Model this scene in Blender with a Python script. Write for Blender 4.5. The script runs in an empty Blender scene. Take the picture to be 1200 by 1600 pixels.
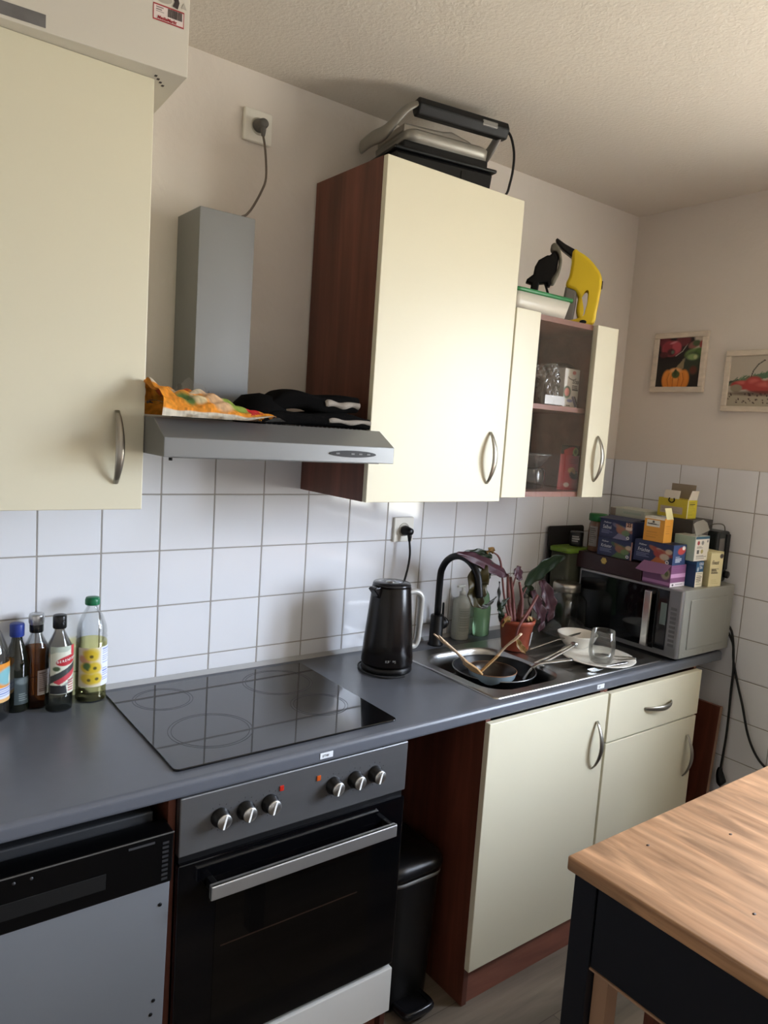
import bpy, bmesh, math, random
import numpy as np
from mathutils import Vector, Matrix, Euler
random.seed(7)
R = math.radians
Z0 = 1.38          # worktop measures below are taken from a tile joint 1.38 m above the floor
SC = bpy.context.scene
COL = SC.collection

# ------------------------------------------------------------------ camera
cam_d = bpy.data.cameras.new('camera')
cam = bpy.data.objects.new('camera', cam_d); COL.objects.link(cam)
cam_d.sensor_fit = 'VERTICAL'; cam_d.sensor_height = 24.0; cam_d.lens = 1152.3 / 1600 * 24.0
cam_d.clip_start = 0.02
a, b, c = -0.6483, 1.4571, 0.0679
cam.matrix_world = Matrix.Translation((-0.3931, -1.8845, 0.2131 + Z0)) @ Matrix.Rotation(a, 4, 'Z') @ Matrix.Rotation(b, 4, 'X') @ Matrix.Rotation(c, 4, 'Z')
SC.camera = cam

# ------------------------------------------------------------------ view, sky, daylight
SC.view_settings.view_transform = 'Standard'; SC.view_settings.look = 'None'
SC.view_settings.gamma = 1.0; SC.view_settings.use_curve_mapping = False
SC.view_settings.exposure = 0.52
W = bpy.data.worlds.new('overcast_sky'); SC.world = W; W.use_nodes = True
nt = W.node_tree; nt.nodes.clear()
out = nt.nodes.new('ShaderNodeOutputWorld'); bg = nt.nodes.new('ShaderNodeBackground')
tc = nt.nodes.new('ShaderNodeTexCoord'); sx = nt.nodes.new('ShaderNodeSeparateXYZ'); cr = nt.nodes.new('ShaderNodeValToRGB')
nt.links.new(tc.outputs['Generated'], sx.inputs[0]); nt.links.new(sx.outputs['Z'], cr.inputs[0])
mr = nt.nodes.new('ShaderNodeMapRange'); mr.inputs['From Min'].default_value = -1; mr.inputs['From Max'].default_value = 1
nt.links.new(sx.outputs['Z'], mr.inputs['Value']); nt.links.new(mr.outputs[0], cr.inputs[0])
e = cr.color_ramp.elements
e[0].position = 0.0; e[0].color = (0.42, 0.40, 0.35, 1)
e[1].position = 1.0; e[1].color = (0.85, 0.96, 1.16, 1)
x = e.new(0.46); x.color = (0.46, 0.45, 0.40, 1)
x = e.new(0.56); x.color = (0.80, 0.92, 1.12, 1)
nt.links.new(cr.outputs[0], bg.inputs['Color']); bg.inputs['Strength'].default_value = 36.0
nt.links.new(bg.outputs[0], out.inputs[0])
# window opening in the right-hand wall (see wall_right): y WY0..WY1, z WZ0..WZ1
WY0, WY1, WZ0, WZ1 = -2.35, -1.25, -0.35, 0.84
XR = 2.216; XL = -1.9; YF = -3.2; CEIL = 1.12
def area(name, loc, rot, sx_, sy_, power=0, color=(1, 1, 1), portal=False):
    l = bpy.data.lights.new(name, 'AREA'); l.shape = 'RECTANGLE'; l.size = sx_; l.size_y = sy_; l.energy = power; l.color = color
    if portal: l.cycles.is_portal = True
    o = bpy.data.objects.new(name, l); COL.objects.link(o); o.location = loc; o.rotation_euler = rot
    return o
area('daylight_portal', (XR + 0.20, (WY0 + WY1) / 2, (WZ0 + WZ1) / 2 + Z0), (0, R(90), 0), WZ1 - WZ0, WY1 - WY0, 1.0, portal=True)

# ------------------------------------------------------------------ materials
def srgb(h):
    if isinstance(h, str):
        h = h.lstrip('#'); h = tuple(int(h[i:i + 2], 16) for i in (0, 2, 4))
    return tuple((v / 255 / 12.92) if v / 255 <= 0.04045 else ((v / 255 + 0.055) / 1.055) ** 2.4 for v in h)
MATS = {}
def mat(name, col=None, rough=0.5, metal=0.0, bump=0.0, bscale=200.0, var=0.0, vscale=8.0, spec=0.5, coat=0.0, trans=0.0, ior=1.45, emit=None, aniso=False, stretch=(1, 1, 1), rvar=0.0):
    """procedural principled material; base colour gently varied by noise, optional bump"""
    if name in MATS: return MATS[name]
    m = bpy.data.materials.new(name); m.use_nodes = True; MATS[name] = m
    n = m.node_tree.nodes; L = m.node_tree.links; p = n['Principled BSDF']
    if col is not None:
        c3 = srgb(col)
        p.inputs['Base Color'].default_value = (*c3, 1)
    p.inputs['Roughness'].default_value = rough; p.inputs['Metallic'].default_value = metal
    p.inputs['Specular IOR Level'].default_value = spec; p.inputs['IOR'].default_value = ior
    p.inputs['Coat Weight'].default_value = coat; p.inputs['Transmission Weight'].default_value = trans
    tcn = n.new('ShaderNodeTexCoord'); mp = n.new('ShaderNodeMapping'); mp.inputs['Scale'].default_value = stretch
    L.new(tcn.outputs['Object'], mp.inputs['Vector'])
    if var > 0:
        ns = n.new('ShaderNodeTexNoise'); ns.inputs['Scale'].default_value = vscale; ns.inputs['Detail'].default_value = 5
        L.new(mp.outputs[0], ns.inputs['Vector'])
        mx = n.new('ShaderNodeMix'); mx.data_type = 'RGBA'
        mx.inputs['A'].default_value = (*[v * (1 - var) for v in c3], 1); mx.inputs['B'].default_value = (*[min(1, v * (1 + var)) for v in c3], 1)
        L.new(ns.outputs['Fac'], mx.inputs['Factor']); L.new(mx.outputs['Result'], p.inputs['Base Color'])
    if rvar > 0:
        n2 = n.new('ShaderNodeTexNoise'); n2.inputs['Scale'].default_value = vscale * .7; n2.inputs['Detail'].default_value = 6
        L.new(mp.outputs[0], n2.inputs['Vector']); mm = n.new('ShaderNodeMapRange')
        mm.inputs['To Min'].default_value = max(0.02, rough - rvar); mm.inputs['To Max'].default_value = rough + rvar
        mm.inputs['From Min'].default_value = .3; mm.inputs['From Max'].default_value = .7
        L.new(n2.outputs['Fac'], mm.inputs['Value']); L.new(mm.outputs[0], p.inputs['Roughness'])
    if bump > 0:
        nb = n.new('ShaderNodeTexNoise'); nb.inputs['Scale'].default_value = bscale; nb.inputs['Detail'].default_value = 3
        L.new(mp.outputs[0], nb.inputs['Vector']); bp = n.new('ShaderNodeBump'); bp.inputs['Strength'].default_value = bump; bp.inputs['Distance'].default_value = 0.002
        L.new(nb.outputs['Fac'], bp.inputs['Height']); L.new(bp.outputs[0], p.inputs['Normal'])
    if emit: p.inputs['Emission Color'].default_value = (*srgb(emit[0]), 1); p.inputs['Emission Strength'].default_value = emit[1]
    return m
def wood(name, c1, c2, axis='Z', scale=1.0, rough=0.45, planks=0.0, knots=0.0, bump=0.05):
    """stretched-noise wood grain along the axis, optional planks seams"""
    if name in MATS: return MATS[name]
    m = bpy.data.materials.new(name); m.use_nodes = True; MATS[name] = m
    n = m.node_tree.nodes; L = m.node_tree.links; p = n['Principled BSDF']; p.inputs['Roughness'].default_value = rough
    tcn = n.new('ShaderNodeTexCoord'); mp = n.new('ShaderNodeMapping'); L.new(tcn.outputs['Object'], mp.inputs['Vector'])
    s = {'X': (1.2, 22, 22), 'Y': (22, 1.2, 22), 'Z': (22, 22, 1.2)}[axis]
    mp.inputs['Scale'].default_value = tuple(v * scale for v in s)
    ns = n.new('ShaderNodeTexNoise'); ns.inputs['Scale'].default_value = 1.0; ns.inputs['Detail'].default_value = 8; ns.inputs['Roughness'].default_value = 0.62; ns.inputs['Distortion'].default_value = 0.6
    L.new(mp.outputs[0], ns.inputs['Vector'])
    cr = n.new('ShaderNodeValToRGB'); cr.color_ramp.elements[0].position = .32; cr.color_ramp.elements[1].position = .68
    cr.color_ramp.elements[0].color = (*srgb(c1), 1); cr.color_ramp.elements[1].color = (*srgb(c2), 1)
    L.new(ns.outputs['Fac'], cr.inputs[0]); last = cr.outputs[0]
    mp2 = n.new('ShaderNodeMapping'); L.new(tcn.outputs['Object'], mp2.inputs['Vector'])
    s2 = {'X': (2, 9, 9), 'Y': (9, 2, 9), 'Z': (9, 9, 2)}[axis]; mp2.inputs['Scale'].default_value = tuple(v * scale for v in s2)
    n2 = n.new('ShaderNodeTexNoise'); n2.inputs['Scale'].default_value = 1.0; n2.inputs['Detail'].default_value = 4; n2.inputs['Distortion'].default_value = 1.5
    L.new(mp2.outputs[0], n2.inputs['Vector'])
    m2 = n.new('ShaderNodeMapRange'); m2.inputs['From Min'].default_value = .35; m2.inputs['From Max'].default_value = .65
    m2.inputs['To Min'].default_value = 1.12; m2.inputs['To Max'].default_value = 1 - 0.28 - knots; L.new(n2.outputs['Fac'], m2.inputs['Value'])
    mx = n.new('ShaderNodeMix'); mx.data_type = 'RGBA'; mx.blend_type = 'MULTIPLY'; mx.inputs['Factor'].default_value = 1
    L.new(last, mx.inputs['A']); L.new(m2.outputs[0], mx.inputs['B']); last = mx.outputs['Result']
    if planks:
        br = n.new('ShaderNodeTexBrick'); br.inputs['Scale'].default_value = 1.0; br.inputs['Mortar Size'].default_value = 0.0012
        br.inputs['Brick Width'].default_value = 1.2; br.inputs['Row Height'].default_value = planks
        br.inputs['Color1'].default_value = (1, 1, 1, 1); br.inputs['Color2'].default_value = (.8, .8, .8, 1); br.inputs['Mortar'].default_value = (.45, .42, .4, 1)
        L.new(tcn.outputs['Object'], br.inputs['Vector'])
        mb = n.new('ShaderNodeMix'); mb.data_type = 'RGBA'; mb.blend_type = 'MULTIPLY'; mb.inputs['Factor'].default_value = 1
        L.new(last, mb.inputs['A']); L.new(br.outputs['Color'], mb.inputs['B']); last = mb.outputs['Result']
    L.new(last, p.inputs['Base Color'])
    bp = n.new('ShaderNodeBump'); bp.inputs['Strength'].default_value = bump; bp.inputs['Distance'].default_value = 0.002
    L.new(ns.outputs['Fac'], bp.inputs['Height']); L.new(bp.outputs[0], p.inputs['Normal'])
    return m
def thin_glass(name, tint=(1, 1, 1), refl=0.08, rough=0.0):
    if name in MATS: return MATS[name]
    m = bpy.data.materials.new(name); m.use_nodes = True; MATS[name] = m
    n = m.node_tree.nodes; L = m.node_tree.links; n.remove(n['Principled BSDF']); o = n['Material Output']
    t = n.new('ShaderNodeBsdfTransparent'); t.inputs[0].default_value = (*tint, 1); g = n.new('ShaderNodeBsdfGlossy'); g.inputs['Roughness'].default_value = rough
    lw = n.new('ShaderNodeLayerWeight'); lw.inputs[0].default_value = 0.25
    mr = n.new('ShaderNodeMapRange'); mr.inputs['To Min'].default_value = refl * .5; mr.inputs['To Max'].default_value = min(1, refl * 7)
    L.new(lw.outputs['Fresnel'], mr.inputs['Value'])
    mx = n.new('ShaderNodeMixShader'); L.new(mr.outputs[0], mx.inputs[0]); L.new(t.outputs[0], mx.inputs[1]); L.new(g.outputs[0], mx.inputs[2]); L.new(mx.outputs[0], o.inputs[0])
    return m
def print_mat(name='printed_card', rough=0.45):
    if name in MATS: return MATS[name]
    m = bpy.data.materials.new(name); m.use_nodes = True; MATS[name] = m
    n = m.node_tree.nodes; p = n['Principled BSDF']; p.inputs['Roughness'].default_value = rough
    at = n.new('ShaderNodeAttribute'); at.attribute_name = 'Col'; m.node_tree.links.new(at.outputs['Color'], p.inputs['Base Color'])
    return m

CREAM = mat('cream_laminate', '#dbd5bd', rough=0.36, var=0.01, vscale=3, spec=.30)
CREAM2 = mat('cream_edge', '#d9d2b6', rough=0.45)
WALNUT = wood('red_walnut_veneer', '#512a1d', '#754131', 'Z', 0.8, rough=0.42)
WALNUTX = wood('red_walnut_veneer_edge', '#7d4737', '#9a6350', 'X', 0.8, rough=0.42)
WORKTOP = mat('anthracite_laminate', '#5e6168', rough=0.30, var=0.06, vscale=30, bump=0.03, bscale=300)
STEEL = mat('brushed_steel', '#b8b8b6', rough=0.28, metal=1.0, bump=0.03, bscale=400, stretch=(1, 1, 12))
STEELD = mat('dark_steel', '#8a8a88', rough=0.38, metal=1.0)
SATIN = mat('satin_nickel', '#a9a59b', rough=0.36, metal=1.0)
HOODM = mat('hood_silver_paint', '#7e7f7f', rough=0.36, metal=0.5)
BLACKP = mat('black_plastic', '#0b0b0c', rough=0.38, spec=.35)
BLACKM = mat('matt_black_metal', '#0b0b0d', rough=0.45, spec=.35)
BLACKG = mat('black_glass', '#050507', rough=0.04, spec=0.6)
RUBBER = mat('black_rubber_cable', '#141414', rough=0.6)
WHITEP = mat('white_plastic', '#e8e5da', rough=0.35)
CARD = mat('white_card', '#dcdad2', rough=0.7, var=.03, vscale=20)
PRINT = print_mat(); GLASS = thin_glass('glass_clear_vessel', (.975, .985, .98), .09)
PRINTG = print_mat('glossy_print', 0.22)
THIN = thin_glass('window_pane_glass', refl=.03)
FILM = thin_glass('clear_plastic_film', (0.92, 0.92, 0.92), 0.22, 0.08)

# ------------------------------------------------------------------ geometry helpers
class G:
    def __init__(self): self.bm = bmesh.new()
    def _take(self, t, m, smooth=False, M=None):
        if M is not None: bmesh.ops.transform(t, matrix=M, verts=t.verts)
        vm = {}
        for v in t.verts: vm[v] = self.bm.verts.new(v.co)
        for f in t.faces:
            try: nf = self.bm.faces.new([vm[v] for v in f.verts])
            except ValueError: continue
            nf.material_index = m; nf.smooth = smooth
        t.free(); return self
    def box(self, x0, x1, y0, y1, z0, z1, bev=0.0, m=0, M=None, seg=2):
        t = bmesh.new(); bmesh.ops.create_cube(t, size=1)
        for v in t.verts: v.co = Vector(((x0 + x1) / 2 + v.co.x * (x1 - x0), (y0 + y1) / 2 + v.co.y * (y1 - y0), (z0 + z1) / 2 + v.co.z * (z1 - z0)))
        if bev > 0: bmesh.ops.bevel(t, geom=t.edges[:], offset=bev, segments=seg, profile=.5, affect='EDGES')
        return self._take(t, m, False, M)
    def loops(self, rings, m=0, smooth=True, cap=True, closed=False, M=None, ring_closed=True):
        t = bmesh.new(); vs = [[t.verts.new(p) for p in r] for r in rings]; n = len(rings[0])
        K = len(rings) - (0 if closed else 1)
        for i in range(K):
            A, B = vs[i], vs[(i + 1) % len(vs)]
            for j in range(n if ring_closed else n - 1):
                q = [A[j], A[(j + 1) % n], B[(j + 1) % n], B[j]]
                try: t.faces.new(q)
                except ValueError: pass
        if cap and not closed and ring_closed:
            try: t.faces.new(vs[0][::-1]); t.faces.new(vs[-1])
            except ValueError: pass
        bmesh.ops.recalc_face_normals(t, faces=t.faces)
        return self._take(t, m, smooth, M)
    def lathe(self, prof, seg=32, c=(0, 0, 0), m=0, smooth=True, M=None, cap=True, sx=1.0, sy=1.0):
        rings = [[(c[0] + max(r, 1e-5) * sx * math.cos(2 * math.pi * k / seg), c[1] + max(r, 1e-5) * sy * math.sin(2 * math.pi * k / seg), c[2] + z) for k in range(seg)] for r, z in prof]
        return self.loops(rings, m, smooth, cap, M=M)
    def tube(self, pts, r, seg=10, m=0, flat=1.0, up=None, spl=True, sub=5, M=None):
        pts = [Vector(p) for p in pts]; rs = list(r) if hasattr(r, '__len__') else [r] * len(pts)
        if spl and len(pts) > 2:
            P, Q = [], []
            for i in range(len(pts) - 1):
                p0 = pts[max(i - 1, 0)]; p1 = pts[i]; p2 = pts[i + 1]; p3 = pts[min(i + 2, len(pts) - 1)]
                for k in range(sub):
                    t = k / sub
                    P.append(.5 * ((2 * p1) + (-p0 + p2) * t + (2 * p0 - 5 * p1 + 4 * p2 - p3) * t * t + (-p0 + 3 * p1 - 3 * p2 + p3) * t ** 3)); Q.append(rs[i] * (1 - t) + rs[i + 1] * t)
            P.append(pts[-1]); Q.append(rs[-1]); pts, rs = P, Q
        rings = []; nrm = None
        for i, p in enumerate(pts):
            d = (pts[min(i + 1, len(pts) - 1)] - pts[max(i - 1, 0)]).normalized()
            if nrm is None:
                nrm = Vector(up) if up is not None else (Vector((0, 0, 1)) if abs(d.z) < .9 else Vector((0, 1, 0)))
            if up is not None: nrm = Vector(up)
            nrm = (nrm - d * nrm.dot(d)).normalized(); bn = d.cross(nrm)
            rings.append([tuple(p + nrm * (rs[i] * flat * math.cos(2 * math.pi * k / seg)) + bn * (rs[i] * math.sin(2 * math.pi * k / seg))) for k in range(seg)])
        return self.loops(rings, m, True, M=M)
    def prism(self, pts, p0, p1, axis='Y', m=0, smooth=False, bev=0.0, M=None):
        """polygon in the plane across `axis`, extruded from p0 to p1"""
        f = {'Y': lambda a, b, d: (a, d, b), 'X': lambda a, b, d: (d, a, b), 'Z': lambda a, b, d: (a, b, d)}[axis]
        t = bmesh.new(); A = [t.verts.new(f(a, b, p0)) for a, b in pts]; B = [t.verts.new(f(a, b, p1)) for a, b in pts]; n = len(pts)
        t.faces.new(A); t.faces.new(B[::-1])
        for i in range(n): t.faces.new([A[i], B[i], B[(i + 1) % n], A[(i + 1) % n]])
        bmesh.ops.recalc_face_normals(t, faces=t.faces)
        if bev: bmesh.ops.bevel(t, geom=t.edges[:], offset=bev, segments=2, profile=.5, affect='EDGES')
        return self._take(t, m, smooth, M)
    def grid(self, f, nu, nv, m=0, smooth=True, M=None):
        """open sheet; f(u, v) -> xyz"""
        t = bmesh.new(); vs = [[t.verts.new(f(i / (nu - 1), j / (nv - 1))) for i in range(nu)] for j in range(nv)]
        for j in range(nv - 1):
            for i in range(nu - 1): t.faces.new([vs[j][i], vs[j][i + 1], vs[j + 1][i + 1], vs[j + 1][i]])
        return self._take(t, m, smooth, M)
    def done(self, name, mats, parent=None, solid=0.0, sub=0):
        me = bpy.data.meshes.new(name); self.bm.normal_update(); self.bm.to_mesh(me); self.bm.free()
        for mt in (mats if isinstance(mats, (list, tuple)) else [mats]): me.materials.append(mt)
        o = bpy.data.objects.new(name, me); COL.objects.link(o)
        if parent is not None: o.parent = parent
        else: o.location.z = Z0
        if solid: s = o.modifiers.new('solid', 'SOLIDIFY'); s.thickness = solid; s.offset = 0
        if sub: s = o.modifiers.new('sub', 'SUBSURF'); s.levels = sub; s.render_levels = sub
        return o
def thing(name, label, cat, loc=(0, 0, 0), rotz=0.0, group=None, rot=None):
    o = bpy.data.objects.new(name, None); COL.objects.link(o); o.empty_display_size = .05
    o.location = (loc[0], loc[1], loc[2] + Z0); o.rotation_euler = rot if rot else (0, 0, rotz)
    return tag(o, label, cat, group)
def tag(o, label, cat, group=None):
    o['label'] = label; o['category'] = cat
    if group: o['group'] = group
    return o
def struct(o): o['kind'] = 'structure'; return o
def curve_shape(name, outlines, thick, mats, parent, bevel=0.0, M=None, smooth=True):
    """filled 2D outlines (holes allowed), rounded and extruded, standing in the local XZ plane (thickness along Y)"""
    cu = bpy.data.curves.new(name, 'CURVE'); cu.dimensions = '2D'; cu.fill_mode = 'BOTH'; cu.extrude = max(thick / 2 - bevel, 1e-5); cu.bevel_depth = bevel; cu.offset = -bevel; cu.bevel_resolution = 3
    for pts, sm in outlines:
        s = cu.splines.new('BEZIER' if sm else 'POLY')
        if sm:
            s.bezier_points.add(len(pts) - 1)
            for bp_, p in zip(s.bezier_points, pts): bp_.co = (p[0], p[1], 0); bp_.handle_left_type = bp_.handle_right_type = 'AUTO'
            s.resolution_u = 6
        else:
            s.points.add(len(pts) - 1)
            for q, p in zip(s.points, pts): q.co = (p[0], p[1], 0, 1)
        s.use_cyclic_u = True
    return _curve_to_mesh(cu, name, mats, parent, (M or Matrix()) @ Matrix.Rotation(R(90), 4, 'X'), smooth)
def _curve_to_mesh(cu, name, mats, parent, M, smooth=False):
    tmp = bpy.data.objects.new('tmp', cu); COL.objects.link(tmp)
    dg = bpy.context.evaluated_depsgraph_get(); dg.update()
    me = bpy.data.meshes.new_from_object(tmp.evaluated_get(dg)); bpy.data.objects.remove(tmp); bpy.data.curves.remove(cu)
    me.transform(M); me.materials.clear(); me.name = name
    for mt in (mats if isinstance(mats, (list, tuple)) else [mats]): me.materials.append(mt)
    if smooth:
        for p in me.polygons: p.use_smooth = True
        try: me.set_sharp_from_angle(angle=R(40))
        except Exception: pass
    o = bpy.data.objects.new(name, me); COL.objects.link(o); o.parent = parent
    if parent is None: o.location.z = Z0
    return o
def frame_matrix(o, r, u):
    """columns: right, up, normal"""
    r = Vector(r).normalized(); u = Vector(u); u = (u - r * u.dot(r)).normalized(); n = r.cross(u)
    return Matrix(((r.x, u.x, n.x, o[0]), (r.y, u.y, n.y, o[1]), (r.z, u.z, n.z, o[2]), (0, 0, 0, 1)))
def text(s, size, mt, parent, o, r, u, align='LEFT', shear=0.0, sxy=(1, 1), th=0.0002, name='lettering', bold=0.0):
    cu = bpy.data.curves.new('txt', 'FONT'); cu.body = s; cu.size = size; cu.extrude = th; cu.align_x = align; cu.shear = shear; cu.offset = bold; cu.resolution_u = 2
    return _curve_to_mesh(cu, name, mt, parent, frame_matrix(o, r, u) @ Matrix.Diagonal((sxy[0], sxy[1], 1, 1)))
class Canvas:
    """small picture made of shapes; becomes vertex colours of a printed panel. x right, y down, both 0..1"""
    def __init__(s, w, h, col, seed=1):
        s.w, s.h = w, h; s.a = np.ones((h, w, 3)) * np.array(srgb(col)); s.Y, s.X = np.mgrid[0:h, 0:w]; s.X = s.X / (w - 1); s.Y = s.Y / (h - 1); s.rng = np.random.RandomState(seed); s.asp = h / w
    def put(s, mask, col): mask = np.clip(mask, 0, 1)[..., None]; s.a = s.a * (1 - mask) + np.array(srgb(col)) * mask; return s
    def rect(s, x0, y0, x1, y1, col): return s.put(((s.X >= x0) & (s.X <= x1) & (s.Y >= y0) & (s.Y <= y1)).astype(float), col)
    def ell(s, cx, cy, rx, ry, col, rot=0, soft=.12, k=1.0):
        dx, dy = s.X - cx, (s.Y - cy) * s.asp; ry = ry * s.asp; ca, sa = math.cos(rot), math.sin(rot); u = (dx * ca + dy * sa) / rx; v = (-dx * sa + dy * ca) / ry
        return s.put(np.clip((1 - np.sqrt(u * u + v * v)) / soft + .5, 0, 1) * k, col)
    def poly(s, pts, col):
        ins = np.zeros_like(s.X, bool); n = len(pts)
        for i in range(n):
            (x1, y1), (x2, y2) = pts[i], pts[(i + 1) % n]
            if y1 == y2: continue
            ins ^= ((y1 > s.Y) != (y2 > s.Y)) & (s.X < (x2 - x1) * (s.Y - y1) / (y2 - y1) + x1)
        return s.put(ins.astype(float), col)
    def line(s, pts, wd, col):
        m = np.zeros_like(s.X)
        for (x1, y1), (x2, y2) in zip(pts[:-1], pts[1:]):
            ax, ay, bx, by = x1, y1 * s.asp, x2, y2 * s.asp; dx, dy = bx - ax, by - ay; t = np.clip(((s.X - ax) * dx + (s.Y * s.asp - ay) * dy) / (dx * dx + dy * dy + 1e-9), 0, 1)
            m = np.maximum(m, np.clip((wd - np.hypot(s.X - ax - t * dx, s.Y * s.asp - ay - t * dy)) / (wd * .4) + .3, 0, 1))
        return s.put(m, col)
    def noise(s, amt=.1, cell=4):
        g = s.rng.rand(s.h // cell + 2, s.w // cell + 2); g = np.kron(g, np.ones((cell, cell)))[:s.h, :s.w]; s.a *= (1 + amt * (g[..., None] - .5) * 2); return s
    def textlines(s, x0, y0, x1, y1, n, col, fill=.45):
        for i in range(n):
            yy = y0 + (y1 - y0) * i / n; s.rect(x0, yy, x0 + (x1 - x0) * (.6 + .4 * s.rng.rand()), yy + (y1 - y0) / n * fill, col)
        return s
def painted(name, cv, f, parent, mt=None):
    """f(u, v): u right 0..1, v up 0..1"""
    me = bpy.data.meshes.new(name); w, h = cv.w, cv.h
    vs = [f(i / (w - 1), 1 - j / (h - 1)) for j in range(h) for i in range(w)]
    fs = [(j * w + i, (j + 1) * w + i, (j + 1) * w + i + 1, j * w + i + 1) for j in range(h - 1) for i in range(w - 1)]
    me.from_pydata(vs, [], fs); at = me.color_attributes.new('Col', 'FLOAT_COLOR', 'POINT')
    at.data.foreach_set('color', np.concatenate([np.clip(cv.a, 0, 1), np.ones((h, w, 1))], 2).astype(np.float32).ravel())
    me.materials.append(mt or PRINT); me.polygons.foreach_set('use_smooth', [True] * len(fs))
    o = bpy.data.objects.new(name, me); COL.objects.link(o); o.parent = parent
    if parent is None: o.location.z = Z0
    return o
def rect_map(o, r, u, w, h):
    o, r, u = Vector(o), Vector(r).normalized() * w, Vector(u).normalized() * h
    return lambda a, b: tuple(o + r * a + u * b)
def rrect(x0, x1, y0, y1, r, n=6):
    pts = []
    for cx, cy, a0 in ((x1 - r, y1 - r, 0), (x0 + r, y1 - r, 90), (x0 + r, y0 + r, 180), (x1 - r, y0 + r, 270)):
        for k in range(n + 1):
            a_ = R(a0 + 90 * k / n); pts.append((cx + r * math.cos(a_), cy + r * math.sin(a_)))
    return pts
def oo(name, mats, parent=None, **k):
    """single box part"""
    g = G(); g.box(*k['b'], bev=k.get('bev', 0.0)); return g.done(name, mats, parent)
# ================================================================== SETTING
PLASTER = mat('white_wall_plaster', '#ded6cc', rough=0.85, bump=0.5, bscale=45, var=.02, vscale=3)
CEILM = mat('rough_ceiling_plaster', '#dad2c6', rough=0.9, bump=1.0, bscale=120)
TILE = mat('white_glazed_tile', '#e6e7ea', rough=0.07, var=.015, vscale=5, bump=.02, bscale=12)
GROUT = mat('grey_grout', '#a29d97', rough=0.85)
FLOORM = wood('grey_oak_vinyl', '#6f6558', '#93887a', 'X', 0.55, rough=0.5, planks=0.18)
F = -Z0
struct(G().box(XL - .1, XR + .35, YF - .1, .1, F - .05, F).done('floor', FLOORM))
struct(G().box(XL - .1, XR + .35, YF - .1, .1, CEIL, CEIL + .06).done('ceiling', CEILM))
struct(G().box(XL - .1, XR + .35, .006, .1, F, CEIL).done('wall_back', PLASTER))
struct(G().box(XL - .1, XL, YF, .006, F, CEIL).done('wall_left', PLASTER))
struct(G().box(XL - .1, XR + .35, YF - .1, YF, F, CEIL).done('wall_front', PLASTER))
g = G(); xa, xb = XR + .006, XR + .30
g.box(xa, xb, WY1, .006, F, CEIL); g.box(xa, xb, YF, WY0, F, CEIL); g.box(xa, xb, WY0, WY1, F, WZ0); g.box(xa, xb, WY0, WY1, WZ1, CEIL)
struct(g.done('wall_right', PLASTER))
# window
wf = G(); t_ = .06
for y0, y1, z0, z1 in ((WY0, WY0 + t_, WZ0, WZ1), (WY1 - t_, WY1, WZ0, WZ1), (WY0, WY1, WZ0, WZ0 + t_), (WY0, WY1, WZ1 - t_, WZ1), ((WY0 + WY1) / 2 - .05, (WY0 + WY1) / 2 + .05, WZ0, WZ1)):
    wf.box(XR + .10, XR + .17, y0, y1, z0, z1, .004)
wo = struct(wf.done('window_1', WHITEP))
wp = G().box(XR + .13, XR + .134, WY0 + t_, WY1 - t_, WZ0 + t_, WZ1 - t_).done('pane', THIN, wo)
struct(G().box(XR - .06, XR + .30, WY0 - .03, WY1 + .03, WZ0 - .03, WZ0, .004).done('trim_1', WHITEP))
# tiles: one mesh per tiled wall, every tile a bevelled slab on a grout bed
def tiles(name, spans, rows, pos):
    g = G()
    for a0, a1 in spans:
        for r0, r1 in rows:
            pos(g, a0 + .0017, a1 - .0017, r0 + .0017, r1 - .0017)
    return g
rows = [(-.15 * r, -.15 * (r - 1)) for r in range(0, 9)] + [(F, -1.2)]
tb = tiles('b', [(i * .15, (i + 1) * .15) for i in range(-12, 14)] + [(2.10, XR)], rows, lambda g, a0, a1, r0, r1: g.box(a0, a1, 0, .0055, r0, r1, .0012, seg=1))
tb.box(XL, XR, .0012, .0058, F, .1488, m=1)
struct(tb.done('trim_2', [TILE, GROUT]))
tr = tiles('r', [(-.152, 0)] + [(-.152 - .15 * (j + 1), -.152 - .15 * j) for j in range(0, 7)], rows, lambda g, a0, a1, r0, r1: g.box(XR, XR + .0055, a0, a1, r0, r1, .0012, seg=1))
tr.box(XR + .0012, XR + .0058, -.152 - 1.05, 0, F, .1488, m=1)
struct(tr.done('trim_3', [TILE, GROUT]))

# ================================================================== LARGE FURNITURE
YD = -.58       # base door fronts
WT = -.5055     # worktop surface
# worktop (hole for the sink)
SX0, SX1, SY0, SY1 = 1.058, 1.852, -.533, -.108
w = thing('worktop', 'long dark grey laminate worktop with rounded front edge', 'worktop', (0, 0, 0))
g = G(); zb = -.541
hx0, hx1, hy0, hy1 = SX0 + .012, SX1 - .012, SY0 + .012, SY1 - .012
g.box(-.75, hx0, -.548, -.004, zb, WT); g.box(hx1, 2.178, -.548, -.004, zb, WT); g.box(hx0, hx1, -.548, hy0, zb, WT); g.box(hx0, hx1, hy1, -.004, zb, WT)
pr = [(-.548, zb), (-.548, WT)] + [(-.557 - .011 * math.sin(R(t)), WT - .011 + .011 * math.cos(R(t))) for t in range(0, 91, 15)] + [(-.568 + .008 - .008 * math.cos(R(t)), zb + .008 - .008 * math.sin(R(t))) for t in range(0, 91, 30)]
g.prism(pr, -.75, 2.178, 'X', smooth=False)
g.done('slab', WORKTOP, w)
G().prism([(-.004, WT), (-.013, WT), (-.005, WT + .012), (-.004, WT + .012)], -.75, 2.178, 'X').done('wall_sealing_strip', mat('grey_seal', '#a9a9a8', rough=.5), w)
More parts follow.
